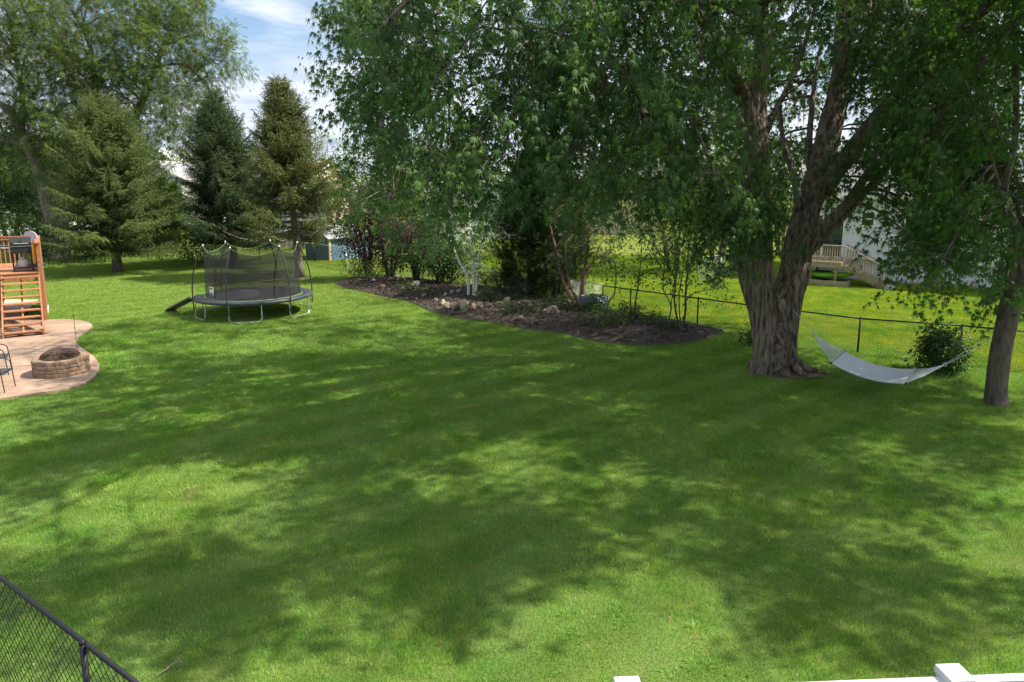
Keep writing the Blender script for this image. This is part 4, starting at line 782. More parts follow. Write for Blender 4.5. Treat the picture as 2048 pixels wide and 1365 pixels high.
lowr = MB().bevbox((Lp / 2, 0, .1), (Lp - .13, .05, .14), .006).build('bottom_rail', M['whitevinyl'], vf)
bd = MB().bevbox((0, 0, .9), (.15, .022, 1.5), .004).build('board', M['whitevinyl'], vf); nb_ = int((Lp - .14) / .155); bd.location = (.145, 0, 0)
for sec in (-1, 0, 1, 2):
    for ob in (pm_, cp, rail_, lowr):
        if sec == 0: continue
        q = ob.copy(); col.objects.link(q); q.location = (sec * Lp, 0, 0)
    if sec in (0, 1):
        for i in range(nb_):
            if sec == 0 and i == 0: continue
            q = bd.copy(); col.objects.link(q); q.location = (sec * Lp + .145 + i * .155, 0, 0)

# ------------------------------------------------------------------ wooden deck with stairs (left)
dk_rz = R(34); foot = G(89, 674); dk = thing('wooden_deck', 'raised orange-stained wooden deck with open staircase down to the patio', 'deck', (foot.x, foot.y, 0), dk_rz)
# local: +x to the right, +y away; stairs occupy x -1.18..0, y 0..2.75; deck floor beyond
W_, RUN, DH = 1.0, 2.75, 1.70; nT = 9; w0 = M['deckwood']
hand = Vector((0, 0, 0))
for x in (-W_, 0):
    sb = MB(); sb.v = []; dy, dz = RUN, DH
    poly_ = [(-.02, .06), (.16, .06), (RUN, DH - .42), (RUN, DH - .06), (RUN - .12, DH - .06), (-.02, .26)]; k_ = [(x - .02, y, z) for y, z in poly_] + [(x + .02, y, z) for y, z in poly_]; n_ = len(poly_)
    sb.v = k_; sb.f = [tuple(range(n_ - 1, -1, -1)), tuple(range(n_, 2 * n_))] + [(i, (i + 1) % n_, n_ + (i + 1) % n_, n_ + i) for i in range(n_)]; sb.build('stringer', w0, dk)
ms_ = MB(); x = -W_ / 2; ms_.bar((x, .1, .12), (x, RUN - .05, DH - .25), .04, .16); ms_.build('stringer', w0, dk)
trm = MB().bevbox((-W_ / 2, 0, 0), (W_ - .05, .265, .038), .006).build('tread', w0, dk); trm.location = (0, .12, .19)
for i in range(1, nT): q = trm.copy(); col.objects.link(q); q.location = (0, .12 + i * RUN / (nT + .35), .19 + i * (DH - .02) / (nT + .55))
for i in range(nT):
    for x in (-W_ + .05, -.05, -W_ / 2): MB().box((x, .12 + i * RUN / (nT + .35), .19 + i * (DH - .02) / (nT + .55) - .05), (.035, .22, .05)).build('cleat', w0, dk)
# deck floor boards run left-right
DX0, DX1, DY0, DY1 = -7.0, .02, RUN, RUN + 4.0
nbd = int((DY1 - DY0) / .145); bo = MB().bevbox(((DX0 + DX1) / 2, 0, 0), (DX1 - DX0, .138, .034), .004).build('deck_board', w0, dk); bo.location = (0, DY0 + .05, DH - .017)
for i in range(1, nbd): q = bo.copy(); col.objects.link(q); q.location = (0, DY0 + .05 + i * .145, DH - .017)
MB().box(((DX0 + DX1) / 2, DY0 + .02, DH - .15), (DX1 - DX0 - .02, .038, .22)).build('fascia', w0, dk); MB().box(((DX0 + DX1) / 2, DY1 - .04, DH - .15), (DX1 - DX0 - .02, .038, .22)).build('fascia', w0, dk)
MB().box((DX1 - .03, (DY0 + DY1) / 2, DH - .15), (.038, DY1 - DY0 - .12, .22)).build('fascia', w0, dk)
pz = MB().bevbox((0, 0, (DH + .95) / 2), (.09, .09, DH + .95), .006).build('post', w0, dk); pz.location = (DX1 + .02, DY0 + .06, 0)
for x, y in ((DX1 + .02, DY0 + 1.35), (DX1 + .02, DY0 + 2.65), (DX1 + .02, DY1 - .05), (-2.2, DY1 - .05), (-4.4, DY1 - .05), (DX0, DY1 - .05), (-W_ - .1, DY0 + .06), (-4, DY0 + .06)): q = pz.copy(); col.objects.link(q); q.location = (x, y, 0)
MB().bevbox((DX1 + .02, (DY0 + DY1) / 2, DH + .97), (.15, DY1 - DY0 + .1, .036), .006).build('handrail', w0, dk); MB().bevbox(((DX0 + DX1) / 2 - .08, DY1 - .05, DH + .97), (DX1 - DX0 - .06, .14, .036), .006).build('handrail', w0, dk)
MB().box((DX1 - .01, (DY0 + DY1) / 2, DH + .90), (.036, DY1 - DY0 - .1, .085)).build('rail', w0, dk); MB().box(((DX0 + DX1) / 2, DY1 - .075, DH + .90), (DX1 - DX0 - .1, .036, .085)).build('rail', w0, dk)
MB().bevbox(((DX0 - W_) / 2 - .05, DY0 + .06, DH + .97), (-W_ - DX0 + .1, .14, .036), .006).build('handrail', w0, dk)
bl = MB().box((0, 0, DH + .40), (.036, .036, 1.06)).build('baluster', w0, dk); bl.location = (DX0, DY1 - .05, 0)
for i in range(int((DX1 - DX0) / .14)): q = bl.copy(); col.objects.link(q); q.location = (DX0 + .1 + i * .14, DY1 - .05, 0)
for i in range(int((-W_ - DX0) / .14)): q = bl.copy(); col.objects.link(q); q.location = (DX0 + .1 + i * .14, DY0 + .06, 0)
# vertical skirt boards under the right side
sk = MB().bevbox((0, 0, (DH + .95) / 2 + .01), (.022, .135, DH + .9), .003).build('skirt_board', w0, dk); sk.location = (DX1 + .075, DY0 + .2, 0)
for i in range(1, 26): q = sk.copy(); col.objects.link(q); q.location = (DX1 + .075, DY0 + .2 + .142 * i, 0)
wb = MB().bevbox((0, 0, .05), (.05, 2.6, .10), .01).build('edging_board', M['siding']); c_ = G(95, 626); q_ = G(97, 610) - G(92, 643); wb.location = c_; wb.rotation_euler.z = math.atan2(q_.y, q_.x) - R(90); tag(wb, 'short white edging board lying at the foot of the deck', 'board')
gp_ = MB().prism([(-24, 21.0), (-17.2, 22.0), (-17.2, 23.6), (-19, 27), (-24, 27)], -.02, .055).build('gravel_pad', mat('pale_gravel', (.30, .25, .19), .95, col2=(.5, .44, .35), vscale=22, bump=.8)); tag(gp_, kind='structure')

# gas grill on the deck
def deck_pt(x, y, z): c, s = math.cos(dk_rz), math.sin(dk_rz); return (foot.x + x * c - y * s, foot.y + x * s + y * c, z)
gl = thing('gas_grill', 'black gas grill with its lid shut on the deck corner', 'grill', deck_pt(-.42, RUN + .75, DH), dk_rz + R(4)); bk = M['black']
body = MB().bevbox((0, 0, .74), (.56, .46, .2), .03).build('firebox', bk, gl)
ld = MB(); pr_ = [(-.24, 0), (-.245, .12), (-.2, .22), (-.08, .285), (.06, .29), (.18, .23), (.24, .10), (.24, 0)]; n_ = len(pr_); ld.v = [(-.285, y, .845 + z) for y, z in pr_] + [(.285, y, .845 + z) for y, z in pr_]; ld.f = [tuple(range(n_)), tuple(range(2 * n_ - 1, n_ - 1, -1))] + [(i, n_ + i, n_ + (i + 1) % n_, (i + 1) % n_) for i in range(n_)]
lid = ld.build('lid', bk, gl); MB().tube([(-.2, -.285, .94), (.2, -.285, .94)], .012, 8).build('lid_handle', M['galv'], lid); MB().tube([(0, -.22, 1.02), (0, -.26, 1.035)], .035, 14).build('thermometer', M['black'], lid)
MB().bevbox((0, -.25, .655), (.56, .05, .09), .01).build('control_panel', bk, gl); MB().box((0, -.245, .845), (.57, .03, .012)).build('trim', M['galv'], gl)
for x in (-.16, 0, .16): MB().tube([(x, -.275, .655), (x, -.305, .655)], .022, 10).build('knob', M['black'], gl)
for x in (-.26, .26):
    for y in (-.19, .19): MB().bevbox((x, y, .33), (.035, .035, .64), .004).build('leg', bk, gl)
MB().bevbox((0, 0, .1), (.56, .42, .03), .005).build('bottom_shelf', bk, gl)
MB().bevbox((-.42, 0, .80), (.24, .42, .03), .006).build('side_shelf', M['galv'], gl)
for y in (-.2, .2): MB().tube([(.26 + .012, y, .055), (.30, y, .055)], .055, 14).build('wheel', M['black'], gl)
tnk = thing('propane_tank', 'grey propane tank on the bottom shelf of the grill', 'tank', deck_pt(-.40, RUN + .72, DH + .117), dk_rz); prf = [(0, .10), (.02, .13), (.06, .15), (.22, .15), (.27, .13), (.3, .08), (.31, .04)]
MB().tube([(0, 0, z) for z, r_ in prf], [r_ for z, r_ in prf], 18).build('cylinder', mat('pale_grey_paint', (.55, .56, .58), .4), tnk, True); MB().tube([(0, 0, .30), (0, 0, .35)], .07, 14).build('collar', M['galv'], tnk)
# toy basketball hoop
th = thing('toy_basketball_hoop', 'toy basketball hoop with white backboard on a yellow post behind the grill', 'basketball hoop', deck_pt(-.10, RUN + 2.2, DH), R(-8)); yl = mat('yellow_plastic', (.75, .42, .03), .4)
MB().bevbox((0, 0, .44), (.16, .12, .84), .02).build('post', yl, th); MB().bevbox((0, 0, .05), (.5, .4, .1), .03).build('base', mat('dark_blue_plastic', (.03, .05, .1), .5), th)
bbp = [(-.26, 0), (.26, 0), (.26, .2)] + [(.26 * math.cos(R(a)), .2 + .2 * math.sin(R(a))) for a in range(15, 180, 15)] + [(-.26, .2)]; n_ = len(bbp); q = MB(); q.v = [(x, -.06, .86 + z) for x, z in bbp] + [(x, -.09, .86 + z) for x, z in bbp]; q.f = [tuple(range(n_)), tuple(range(2 * n_ - 1, n_ - 1, -1))] + [(i, n_ + i, n_ + (i + 1) % n_, (i + 1) % n_) for i in range(n_)]
q.build('backboard', mat('white_plastic', (.5, .47, .52), .5), th); MB().tube([(.15 * math.cos(a), -.26 + .15 * math.sin(a), .9) for a in [i * 6.2832 / 20 for i in range(21)]], .014, 8, False).build('rim', mat('pink_red_plastic', (.75, .12, .16), .45), th)

# ------------------------------------------------------------------ fire pit
fc = G(125, 750); fp = thing('fire_pit', 'round fire pit of stacked tan bricks on the patio', 'fire pit', (fc.x, fc.y, .065)); RO, RI, CH = .585, .385, .098
brm = [mat('tan_block_%d' % i, a, .9, col2=b_, vscale=5, bump=.6, bscale=20) for i, (a, b_) in enumerate([((.22, .145, .10), (.33, .235, .165)), ((.28, .20, .15), (.37, .28, .21)), ((.19, .115, .075), (.31, .19, .12)), ((.25, .19, .15), (.17, .12, .085)), ((.32, .20, .125), (.27, .18, .125))])]
def block(a0, a1, r0, r1, z0, z1, seed):
    rg = random.Random(seed); j = lambda: rg.uniform(-.007, .007); v, f = [], []; st = 3
    for i in range(st + 1):
        a = a0 + (a1 - a0) * i / st; ro = r1 + j()
        for r_, z in ((r0, z0), (ro - .008, z0), (ro, z0 + .012), (ro, z1 - .014), (ro - .014, z1), (r0, z1)): v.append((r_ * math.cos(a), r_ * math.sin(a), z))
    for i in range(st):
        for k_ in range(6): f.append((i * 6 + k_, i * 6 + (k_ + 1) % 6, (i + 1) * 6 + (k_ + 1) % 6, (i + 1) * 6 + k_))
    f.append(tuple(range(5, -1, -1))); f.append(tuple(st * 6 + k_ for k_ in range(6))); return v, f
for c_ in range(4):
    a = c_ * .21; end = a + 6.2832; i = 0; widths = []
    while a < end - .05:
        w_ = random.choice((.16, .30, .32, .26)); 
        if end - a - w_ < .14: w_ = end - a
        o_ = mesh_obj('brick', *block(a + .006, a + w_ - .006, RI, RO + random.uniform(-.018, .014), c_ * CH + .003, (c_ + 1) * CH - .004, c_ * 100 + i), random.choice(brm), fp); a += w_; i += 1
MB().tube([(0, 0, .0), (0, 0, .06)], RI - .02, 24).build('ash_bed', mat('ash', (.05, .045, .04), 1, col2=(.14, .13, .12), vscale=12), fp)
MB().tube([(.38 * math.cos(a), .38 * math.sin(a), .385) for a in [i * 6.2832 / 32 for i in range(33)]], .016, 6, False).build('steel_rim', M['black'], fp)
ss = thing('spark_screen', 'rusty mesh dome spark screen resting on the fire pit', 'spark screen', (fc.x, fc.y, .065 + 4 * CH + .005)); rs = mat('rusty_mesh_steel', (.035, .025, .022), .7, col2=(.11, .06, .04), vscale=9)
fr = MB(); fr.tube([(.41 * math.cos(a), .41 * math.sin(a), .012) for a in [i * 6.2832 / 32 for i in range(33)]], .013, 6, False)
for a in range(0, 180, 30): fr.tube([(.41 * math.cos(R(e_)) * math.cos(R(a)), .41 * math.cos(R(e_)) * math.sin(R(a)), .175 * math.sin(R(e_)) + .012) for e_ in range(0, 181, 12)], .006, 5, False)
fr.build('frame', rs, ss); wm = MB()
for i in range(64): wm.tube([(.405 * math.cos(R(e_)) * math.cos(i * 6.2832 / 64 + (e_ * .012)), .405 * math.cos(R(e_)) * math.sin(i * 6.2832 / 64 + e_ * .012), .171 * math.sin(R(e_)) + .012) for e_ in range(0, 91, 9)], .0028, 3, False)
for i in range(64): wm.tube([(.405 * math.cos(R(e_)) * math.cos(i * 6.2832 / 64 - (e_ * .02)), .405 * math.cos(R(e_)) * math.sin(i * 6.2832 / 64 - e_ * .02), .171 * math.sin(R(e_)) + .012) for e_ in range(0, 91, 9)], .0028, 3, False)
tag(wm.build('mesh_dome', rs, ss), kind='stuff'); MB().tube([(-.05, 0, .18), (-.05, 0, .22), (.05, 0, .22), (.05, 0, .18)], .007, 6).build('handle', rs, ss)
lg = mat('charred_log', (.03, .025, .02), .95, col2=(.2, .16, .12), vscale=6)
for i, (x, y, a, lb) in enumerate(((-.05, .02, 20, 'charred log lying lowest under the spark screen'), (.06, -.08, 75, 'charred log crossing over the lower one in the fire pit'), (.02, .1, -40, 'short charred log at the back of the fire pit'))):
    l_ = MB().tube([(-.25, 0, 0), (0, .012, .006), (.25, 0, 0)], [.05, .055, .048], 9).build('firewood_log', lg); l_.location = (fc.x + x, fc.y + y, .065 + .13 + i * .09); l_.rotation_euler = (0, R(4), R(a)); tag(l_, lb, 'log', 'logs in the fire pit')
pk = G(133, 718); po = MB().tube([(0, 0, 0), (0, 0, 1.0), (-.01, 0, 1.12)], [.007, .006, .004], 6); po.tube([(0, 0, .55), (.0, -.04, .62)], .004, 5); o_ = po.build('fire_poker', rs); o_.location = (fc.x + .10, fc.y + .50, .065 + 4 * CH); tag(o_, 'thin upright rod standing behind the spark screen', 'rod')

# patio chairs, cut by the left edge
def chair(loc, rz, label):
    c = thing('patio_chair', label, 'chair', loc, rz, 'patio chairs by the fire pit'); bkm = mat('dark_bronze_metal', (.03, .027, .028), .4, spec=.5)
    for s in (-1, 1):
        x = s * .27
        MB().tube([p for p, _ in catmull([((x, -.30, 0), 0), ((x, -.26, .52), 0), ((x, -.22, .62), 0), ((x, -.10, .66), 0), ((x, .18, .64), 0), ((x, .26, .60), 0)], 5)], .012, 8).build('arm', bkm, c)
        MB().tube([(x, .34, 0), (x, .22, .42), (x, .27, .6), (x, .36, .95)], .012, 8).build('leg', bkm, c)
    seat = MB(); nx, ny = 9, 9
    for j in range(ny):
        for i in range(nx): u, v = i / (nx - 1) - .5, j / (ny - 1) - .5; seat.v.append((u * .54, v * .5 - .02, .43 - .03 * (1 - 4 * u * u) + .02 * max(0, -v - .3) * -4))
    seat.f = [(j * nx + i, j * nx + i + 1, (j + 1) * nx + i + 1, (j + 1) * nx + i) for j in range(ny - 1) for i in range(nx - 1)]
    so = seat.build('seat', mat('charcoal_sling', (.045, .05, .06), .6), c, True); so.modifiers.new('s', 'SOLIDIFY').thickness = .018
    bk_ = MB()
    for j in range(9):
        for i in range(9): u, v = i / 8 - .5, j / 8; bk_.v.append((u * .53, .23 + v * .12 + .03 * (1 - 4 * u * u), .43 + v * .52))
    bk_.f = [(j * 9 + i, j * 9 + i + 1, (j + 1) * 9 + i + 1, (j + 1) * 9 + i) for j in range(8) for i in range(8)]; bo_ = bk_.build('backrest', mat('charcoal_sling_back', (.045, .05, .06), .6), c, True); bo_.modifiers.new('s', 'SOLIDIFY').thickness = .015
    MB().tube([(-.27, .36, .95), (.27, .36, .95)], .012, 8).build('top_bar', bkm, c); MB().tube([(-.27, -.26, .42), (.27, -.26, .42)], .012, 8).build('front_bar', bkm, c); return c
p_ = G(4, 748, .065); chair((p_.x - .16, p_.y, .065), R(118), 'dark metal patio armchair by the fire pit, the one nearer the deck stairs')
p_ = G(-14, 782, .065); chair((p_.x + .02, p_.y + .02, .065), R(105), 'dark metal patio armchair by the fire pit, the one farther from the deck')

# ------------------------------------------------------------------ trampoline
tc_ = G(509, 590, .66); RT, MH = 1.98, .66; tp = thing('trampoline', 'round black trampoline with safety net and lime green trim on the lawn', 'trampoline', (tc_.x, tc_.y, 0), R(20.5)); 
pol = lambda a, r_, z: (r_ * math.sin(R(a)), -r_ * math.cos(R(a)), z)      # 0 degrees faces the camera
mt = MB(); ring_ = [pol(a, RT - .30, MH + .005) for a in range(0, 360, 6)]; mt.v = ring_ + [(0, 0, MH - .02)]; n_ = len(ring_); mt.f = [(i, (i + 1) % n_, n_) for i in range(n_)]
mt.build('mat', mat('black_mesh_mat', (.028, .03, .038), .55, col2=(.045, .048, .06), vscale=1.2), tp)
pd = MB(); pf = [(RT - .32, MH + .022), (RT - .22, MH + .05), (RT - .05, MH + .055), (RT + .03, MH + .035), (RT + .05, MH - .05), (RT + .02, MH - .06), (RT - .1, MH - .01), (RT - .32, MH + .008)]; n_ = len(pf); A_ = list(range(0, 360, 5))
for a in A_: pd.v += [pol(a, r_ , z) for r_, z in pf]
pd.f = [(i * n_ + k_, i * n_ + (k_ + 1) % n_, ((i + 1) % len(A_)) * n_ + (k_ + 1) % n_, ((i + 1) % len(A_)) * n_ + k_) for i in range(len(A_)) for k_ in range(n_)]
pad = pd.build('frame_pad', mat('grey_black_vinyl', (.04, .045, .06), .45, col2=(.06, .065, .08), vscale=2), tp, True)
lime = mat('lime_green_fabric', (.13, .28, .05), .6); MB().tube([pol(a, RT - .33, MH + .03) for a in range(0, 361, 5)], .017, 6, False).build('pad_trim', lime, tp)
lp = MB(); A2 = list(range(222, 262, 4))
for a in A2: lp.v += [pol(a, RT - .30, MH + .062), pol(a, RT + .01, MH + .062)]
lp.f = [(2 * i, 2 * i + 1, 2 * i + 3, 2 * i + 2) for i in range(len(A2) - 1)]; lpo = lp.build('lime_pad_panel', lime, tp); lpo.modifiers.new('s', 'SOLIDIFY').thickness = .01
steel = M['galv']; MB().tube([pol(a, RT - .02, MH - .05) for a in range(0, 361, 6)], .022, 8, False).build('frame_ring', steel, tp)
for k_ in range(6):
    a0, a1 = -25 + 60 * k_, 6 + 60 * k_; path = [pol(a0, RT - .04, MH - .06), pol(a0, RT + .0, .12), pol(a0 + 3, RT + .02, .03), pol((a0 + a1) / 2, RT - .02, .025), pol(a1 - 3, RT + .02, .03), pol(a1, RT + .0, .12), pol(a1, RT - .04, MH - .06)]
    MB().tube(path, .017, 8).build('leg', steel, tp)
PA = [-25 + 60 * k_ for k_ in range(6)]; TOPZ = MH + 1.82
for a in PA: MB().tube([p for p, _ in catmull([(pol(a, RT + .03, .25), 0), (pol(a, RT + .04, MH + .3), 0), (pol(a, RT - .06, MH + 1.0), 0), (pol(a, RT - .28, MH + 1.6), 0), (pol(a, RT - .40, TOPZ), 0)], 4)], .022, 8).build('net_pole', mat('grey_foam_sleeve', (.035, .035, .038), .6), tp, True)
for a in PA: MB().tube([pol(a, RT - .40, TOPZ), pol(a, RT - .415, TOPZ + .05)], [.028, .02], 8).build('pole_cap', M['trimw'], tp)
nm = bpy.data.materials.new('black_netting'); nm.use_nodes = True; t = nm.node_tree; b = t.nodes['Principled BSDF']; b.inputs['Base Color'].default_value = (.012, .012, .014, 1); b.inputs['Roughness'].default_value = .8
tb_ = N('ShaderNodeBsdfTransparent', t); ms = N('ShaderNodeMixShader', t); ms.inputs[0].default_value = .56; L(tb_.outputs[0], ms.inputs[1], t); L(b.outputs[0], ms.inputs[2], t); L(ms.outputs[0], t.nodes['Material Output'].inputs[0], t)
net = MB(); AA = list(range(-25, 335, 5)); rows = 7; trim = []
for a in AA:
    ph = ((a + 25) % 60) / 60; sg = 4 * ph * (1 - ph); zt = TOPZ - .03 - .24 * sg; rt_ = RT - .42 - .10 * sg; trim.append(pol(a, rt_, zt))
    for j in range(rows): v = j / (rows - 1); net.v.append(pol(a, (RT - .36) + (rt_ - RT + .36) * v - .10 * sg * v * (1 - v) * 2, MH + .02 + (zt - MH - .02) * v))
n_ = len(AA); net.f = [(i * rows + j, ((i + 1) % n_) * rows + j, ((i + 1) % n_) * rows + j + 1, i * rows + j + 1) for i in range(n_) for j in range(rows - 1)]
no = net.build('safety_net', nm, tp, True)
MB().tube(trim + [trim[0]], .007, 6, False).build('net_trim', lime, tp); MB().tube([pol(a, RT - .40 - .04 * math.sin((a + 25) / 60 * 3.14159) ** 2, MH + .68) for a in range(-25, 336, 5)], .010, 6, False).build('net_band', M['black'], tp)
zs_ = MB(); zs_.tube([pol(-52, RT - .39, MH + .05), pol(-52, RT - .43, MH + .8), pol(-52, RT - .5, MH + 1.4)], .012, 6); zs_.build('net_zip', M['black'], tp)
lb_ = MB(); q0, q1 = pol(-64, RT - .40, MH + .16), pol(-57, RT - .40, MH + .16); lb_.quad(q0, q1, Vector(q1) + Vector((.03, 0, .30)), Vector(q0) + Vector((-.02, 0, .30))); lo_ = lb_.build('white_tag', M['trimw'], tp); lo_.modifiers.new('s', 'SOLIDIFY').thickness = .01
lk = MB(); q0, q1 = Vector(pol(-63, RT - .385, MH + .38)), Vector(pol(-58, RT - .385, MH + .38)); lk.quad(q0, q1, q1 + Vector((0, 0, .05)), q0 + Vector((0, 0, .05))); lk.build('tag_print', M['black'], tp)
sl = thing('trampoline_slide', 'dark slide ramp leaning from the trampoline rim to the grass', 'slide'); a_ = tp.location + Vector(pol(-88 + 20.5, RT + .02, MH + .0)); b_ = G(342, 623); sl.location = (b_.x, b_.y, 0); o_ = Vector((b_.x, b_.y, 0)); sm_m = mat('dark_slide_vinyl', (.06, .06, .066), .5, col2=(.10, .10, .105), vscale=3)
A0 = Vector((0, 0, .05)); B0 = a_ - o_; MB().bar(A0, B0, .28, .05).build('slide_bed', sm_m, sl); dd = (B0 - A0).normalized(); sd_ = dd.cross(Vector((0, 0, 1))).normalized()
for s in (-1, 1): MB().tube([A0 + sd_ * .15 * s + Vector((0, 0, .03)), B0 + sd_ * .15 * s + Vector((0, 0, .03))], .045, 8).build('side_rail', sm_m, sl)
MB().bar(A0 - sd_ * .17, A0 + sd_ * .17, .1, .09).build('slide_foot', M['black'], sl)
# ------------------------------------------------------------------ hammock
lb0, lb1 = G(1689, 702, .75), G(1662, 726, .75); rb0, rb1 = G(1829, 738, .55), G(1812, 767, .55); lr = Z(1628, 668, 16.0); rr_ = Z(1890, 730, 14.2)
hm = thing('hammock', 'white quilted hammock slung between the maple and the slim tree', 'hammock', (lb1.x, lb1.y, 0)); o = Vector((lb1.x, lb1.y, 0))
cm = bpy.data.materials.new('white_quilted_cloth'); cm.use_nodes = True; t = cm.node_tree; b = t.nodes['Principled BSDF']; b.inputs['Roughness'].default_value = .85
tx = N('ShaderNodeAttribute', t); tx.attribute_name = 'tint'; wv = N('ShaderNodeTexNoise', t); wv.noise_dimensions = '1D'; ml = N('ShaderNodeMath', t, operation='MULTIPLY'); ml.inputs[1].default_value = 26; L(tx.outputs['Fac'], ml.inputs[0], t); L(ml.outputs[0], wv.inputs['W'], t)
L(ramp(t, wv.outputs['Fac'], [(.35, (.40, .43, .45)), (.52, (.60, .63, .66)), (.7, (.70, .73, .76))]), b.inputs['Base Color'], t)
nu, nv = 40, 17; V, F, Tn = [], [], []
for layer in (0, -.018):
    for j in range(nv):
        v = j / (nv - 1)
        for i in range(nu + 1):
            u = i / nu; p = lb0.lerp(rb0, u).lerp(lb1.lerp(rb1, u), v); p = p - Vector((0, 0, 4 * u * (1 - u) * .13 + .06 * math.sin(v * math.pi) * math.sin(u * math.pi))) + Vector((0, 0, .006 * math.sin(v * 16 * math.pi) + layer)); V.append(tuple(p - o)); Tn.append(v)
for L_ in range(2):
    k_ = L_ * nv * (nu + 1)
    for j in range(nv - 1):
        for i in range(nu): q = (k_ + j * (nu + 1) + i, k_ + j * (nu + 1) + i + 1, k_ + (j + 1) * (nu + 1) + i + 1, k_ + (j + 1) * (nu + 1) + i); F.append(q if L_ == 0 else q[::-1])
tri_mesh('fabric', np.array(V), np.array(F), cm, hm, np.array(Tn))
rope = mat('white_cotton_rope', (.62, .64, .64), .9); barw = mat('dark_spreader_bar', (.05, .045, .045), .6)
for (b0, b1, rg_, nm_) in ((lb0, lb1, lr, 'l'), (rb0, rb1, rr_, 'r')):
    e_ = (b1 - b0).normalized(); bar_ = MB().tube([b0 - e_ * .06 - o, b1 + e_ * .09 - o], .021, 10).build('spreader_bar', barw, hm, True); wr_ = MB()
    for i in range(22): c_ = b0.lerp(b1, (i + .5) / 22) - o; wr_.tube([c_ + Vector((math.cos(a), 0, math.sin(a))) * .025 for a in [k_ * 1.0472 for k_ in range(7)]], .007, 4, False)
    wr_.build('rope_wraps', rope, bar_); cd = MB()
    for i in range(20):
        s_ = b0.lerp(b1, (i + .5) / 20); md_ = s_.lerp(rg_, .5) - Vector((0, 0, .03)); cd.tube([s_ - o, md_ - o, rg_ - o], .0048, 4, False)
    cd.build('suspension_cords', rope, hm); MB().tube([rg_ - o + Vector((.035 * math.cos(a), 0, .035 * math.sin(a))) for a in [k_ * .5236 for k_ in range(13)]], .007, 6, False).build('ring', M['galv'], hm)
MB().tube([lr - o, Z(1588, 622, 16.75) - o], .007, 6).build('tie_rope', rope, hm); MB().tube([rr_ - o, rr_.lerp(Z(1981, 680, 14.3), .5) - Vector((0, 0, .03)) - o, Z(1983, 680, 14.3) - o], .0042, 6).build('tie_rope', rope, hm)
MB().tube([rr_.lerp(Z(1981, 680, 14.3), .02) + Vector((0, 0, .02)) - o, Z(1983, 672, 14.3) - o], .003, 5).build('tie_rope', rope, hm)

# ------------------------------------------------------------------ stones in the bed
rockm = [mat('stone_%d' % i, a, .9, col2=b_, vscale=3.5, bump=.7, bscale=9) for i, (a, b_) in enumerate([((0.216, 0.173, 0.119), (0.302, 0.259, 0.196)), ((0.194, 0.187, 0.175), (0.288, 0.281, 0.266)), ((0.202, 0.137, 0.098), (0.288, 0.216, 0.168)), ((0.245, 0.223, 0.154), (0.324, 0.295, 0.224)), ((0.130, 0.122, 0.119), (0.216, 0.209, 0.203))])]
def rock(px, py, wpx, asp, mi, label, group=None, lift=0):
    p = G(px, py); s_ = wpx / 1365 * gz(px, py) / 2; seed = px * 7.3 + py; bm = bmesh.new(); bmesh.ops.create_icosphere(bm, subdivisions=3, radius=1.1)
    for v in bm.verts:
        d = v.co.normalized(); k_ = 1 + .28 * noise.noise(d * 1.3 + Vector((seed, 0, 0))) + .12 * noise.noise(d * 3 + Vector((0, seed, 0)))
        q = d * k_
        for ax in range(9):
            nv_ = Vector((math.sin(seed + ax * 2.1), math.cos(seed * 1.3 + ax * 1.7), math.sin(seed * .7 + ax * 2.9) * .6)).normalized(); ex = q.dot(nv_) - .62
            if ex > 0: q -= nv_ * ex * .92
        v.co = Vector((q.x * s_, q.y * s_ * .85, q.z * s_ * asp))
    me = bpy.data.meshes.new('rock'); bm.to_mesh(me); bm.free(); me.materials.append(rockm[mi]); o_ = bpy.data.objects.new('rock', me); col.objects.link(o_)
    z_ = bed_z(p.x, p.y) if inside([(q.x, q.y) for q in ring], p.x, p.y) else 0; o_.location = (p.x, p.y, z_ + s_ * asp * .34 + lift); o_.rotation_euler.z = seed; tag(o_, label, 'rock', group)
RG = 'stones around the birch'
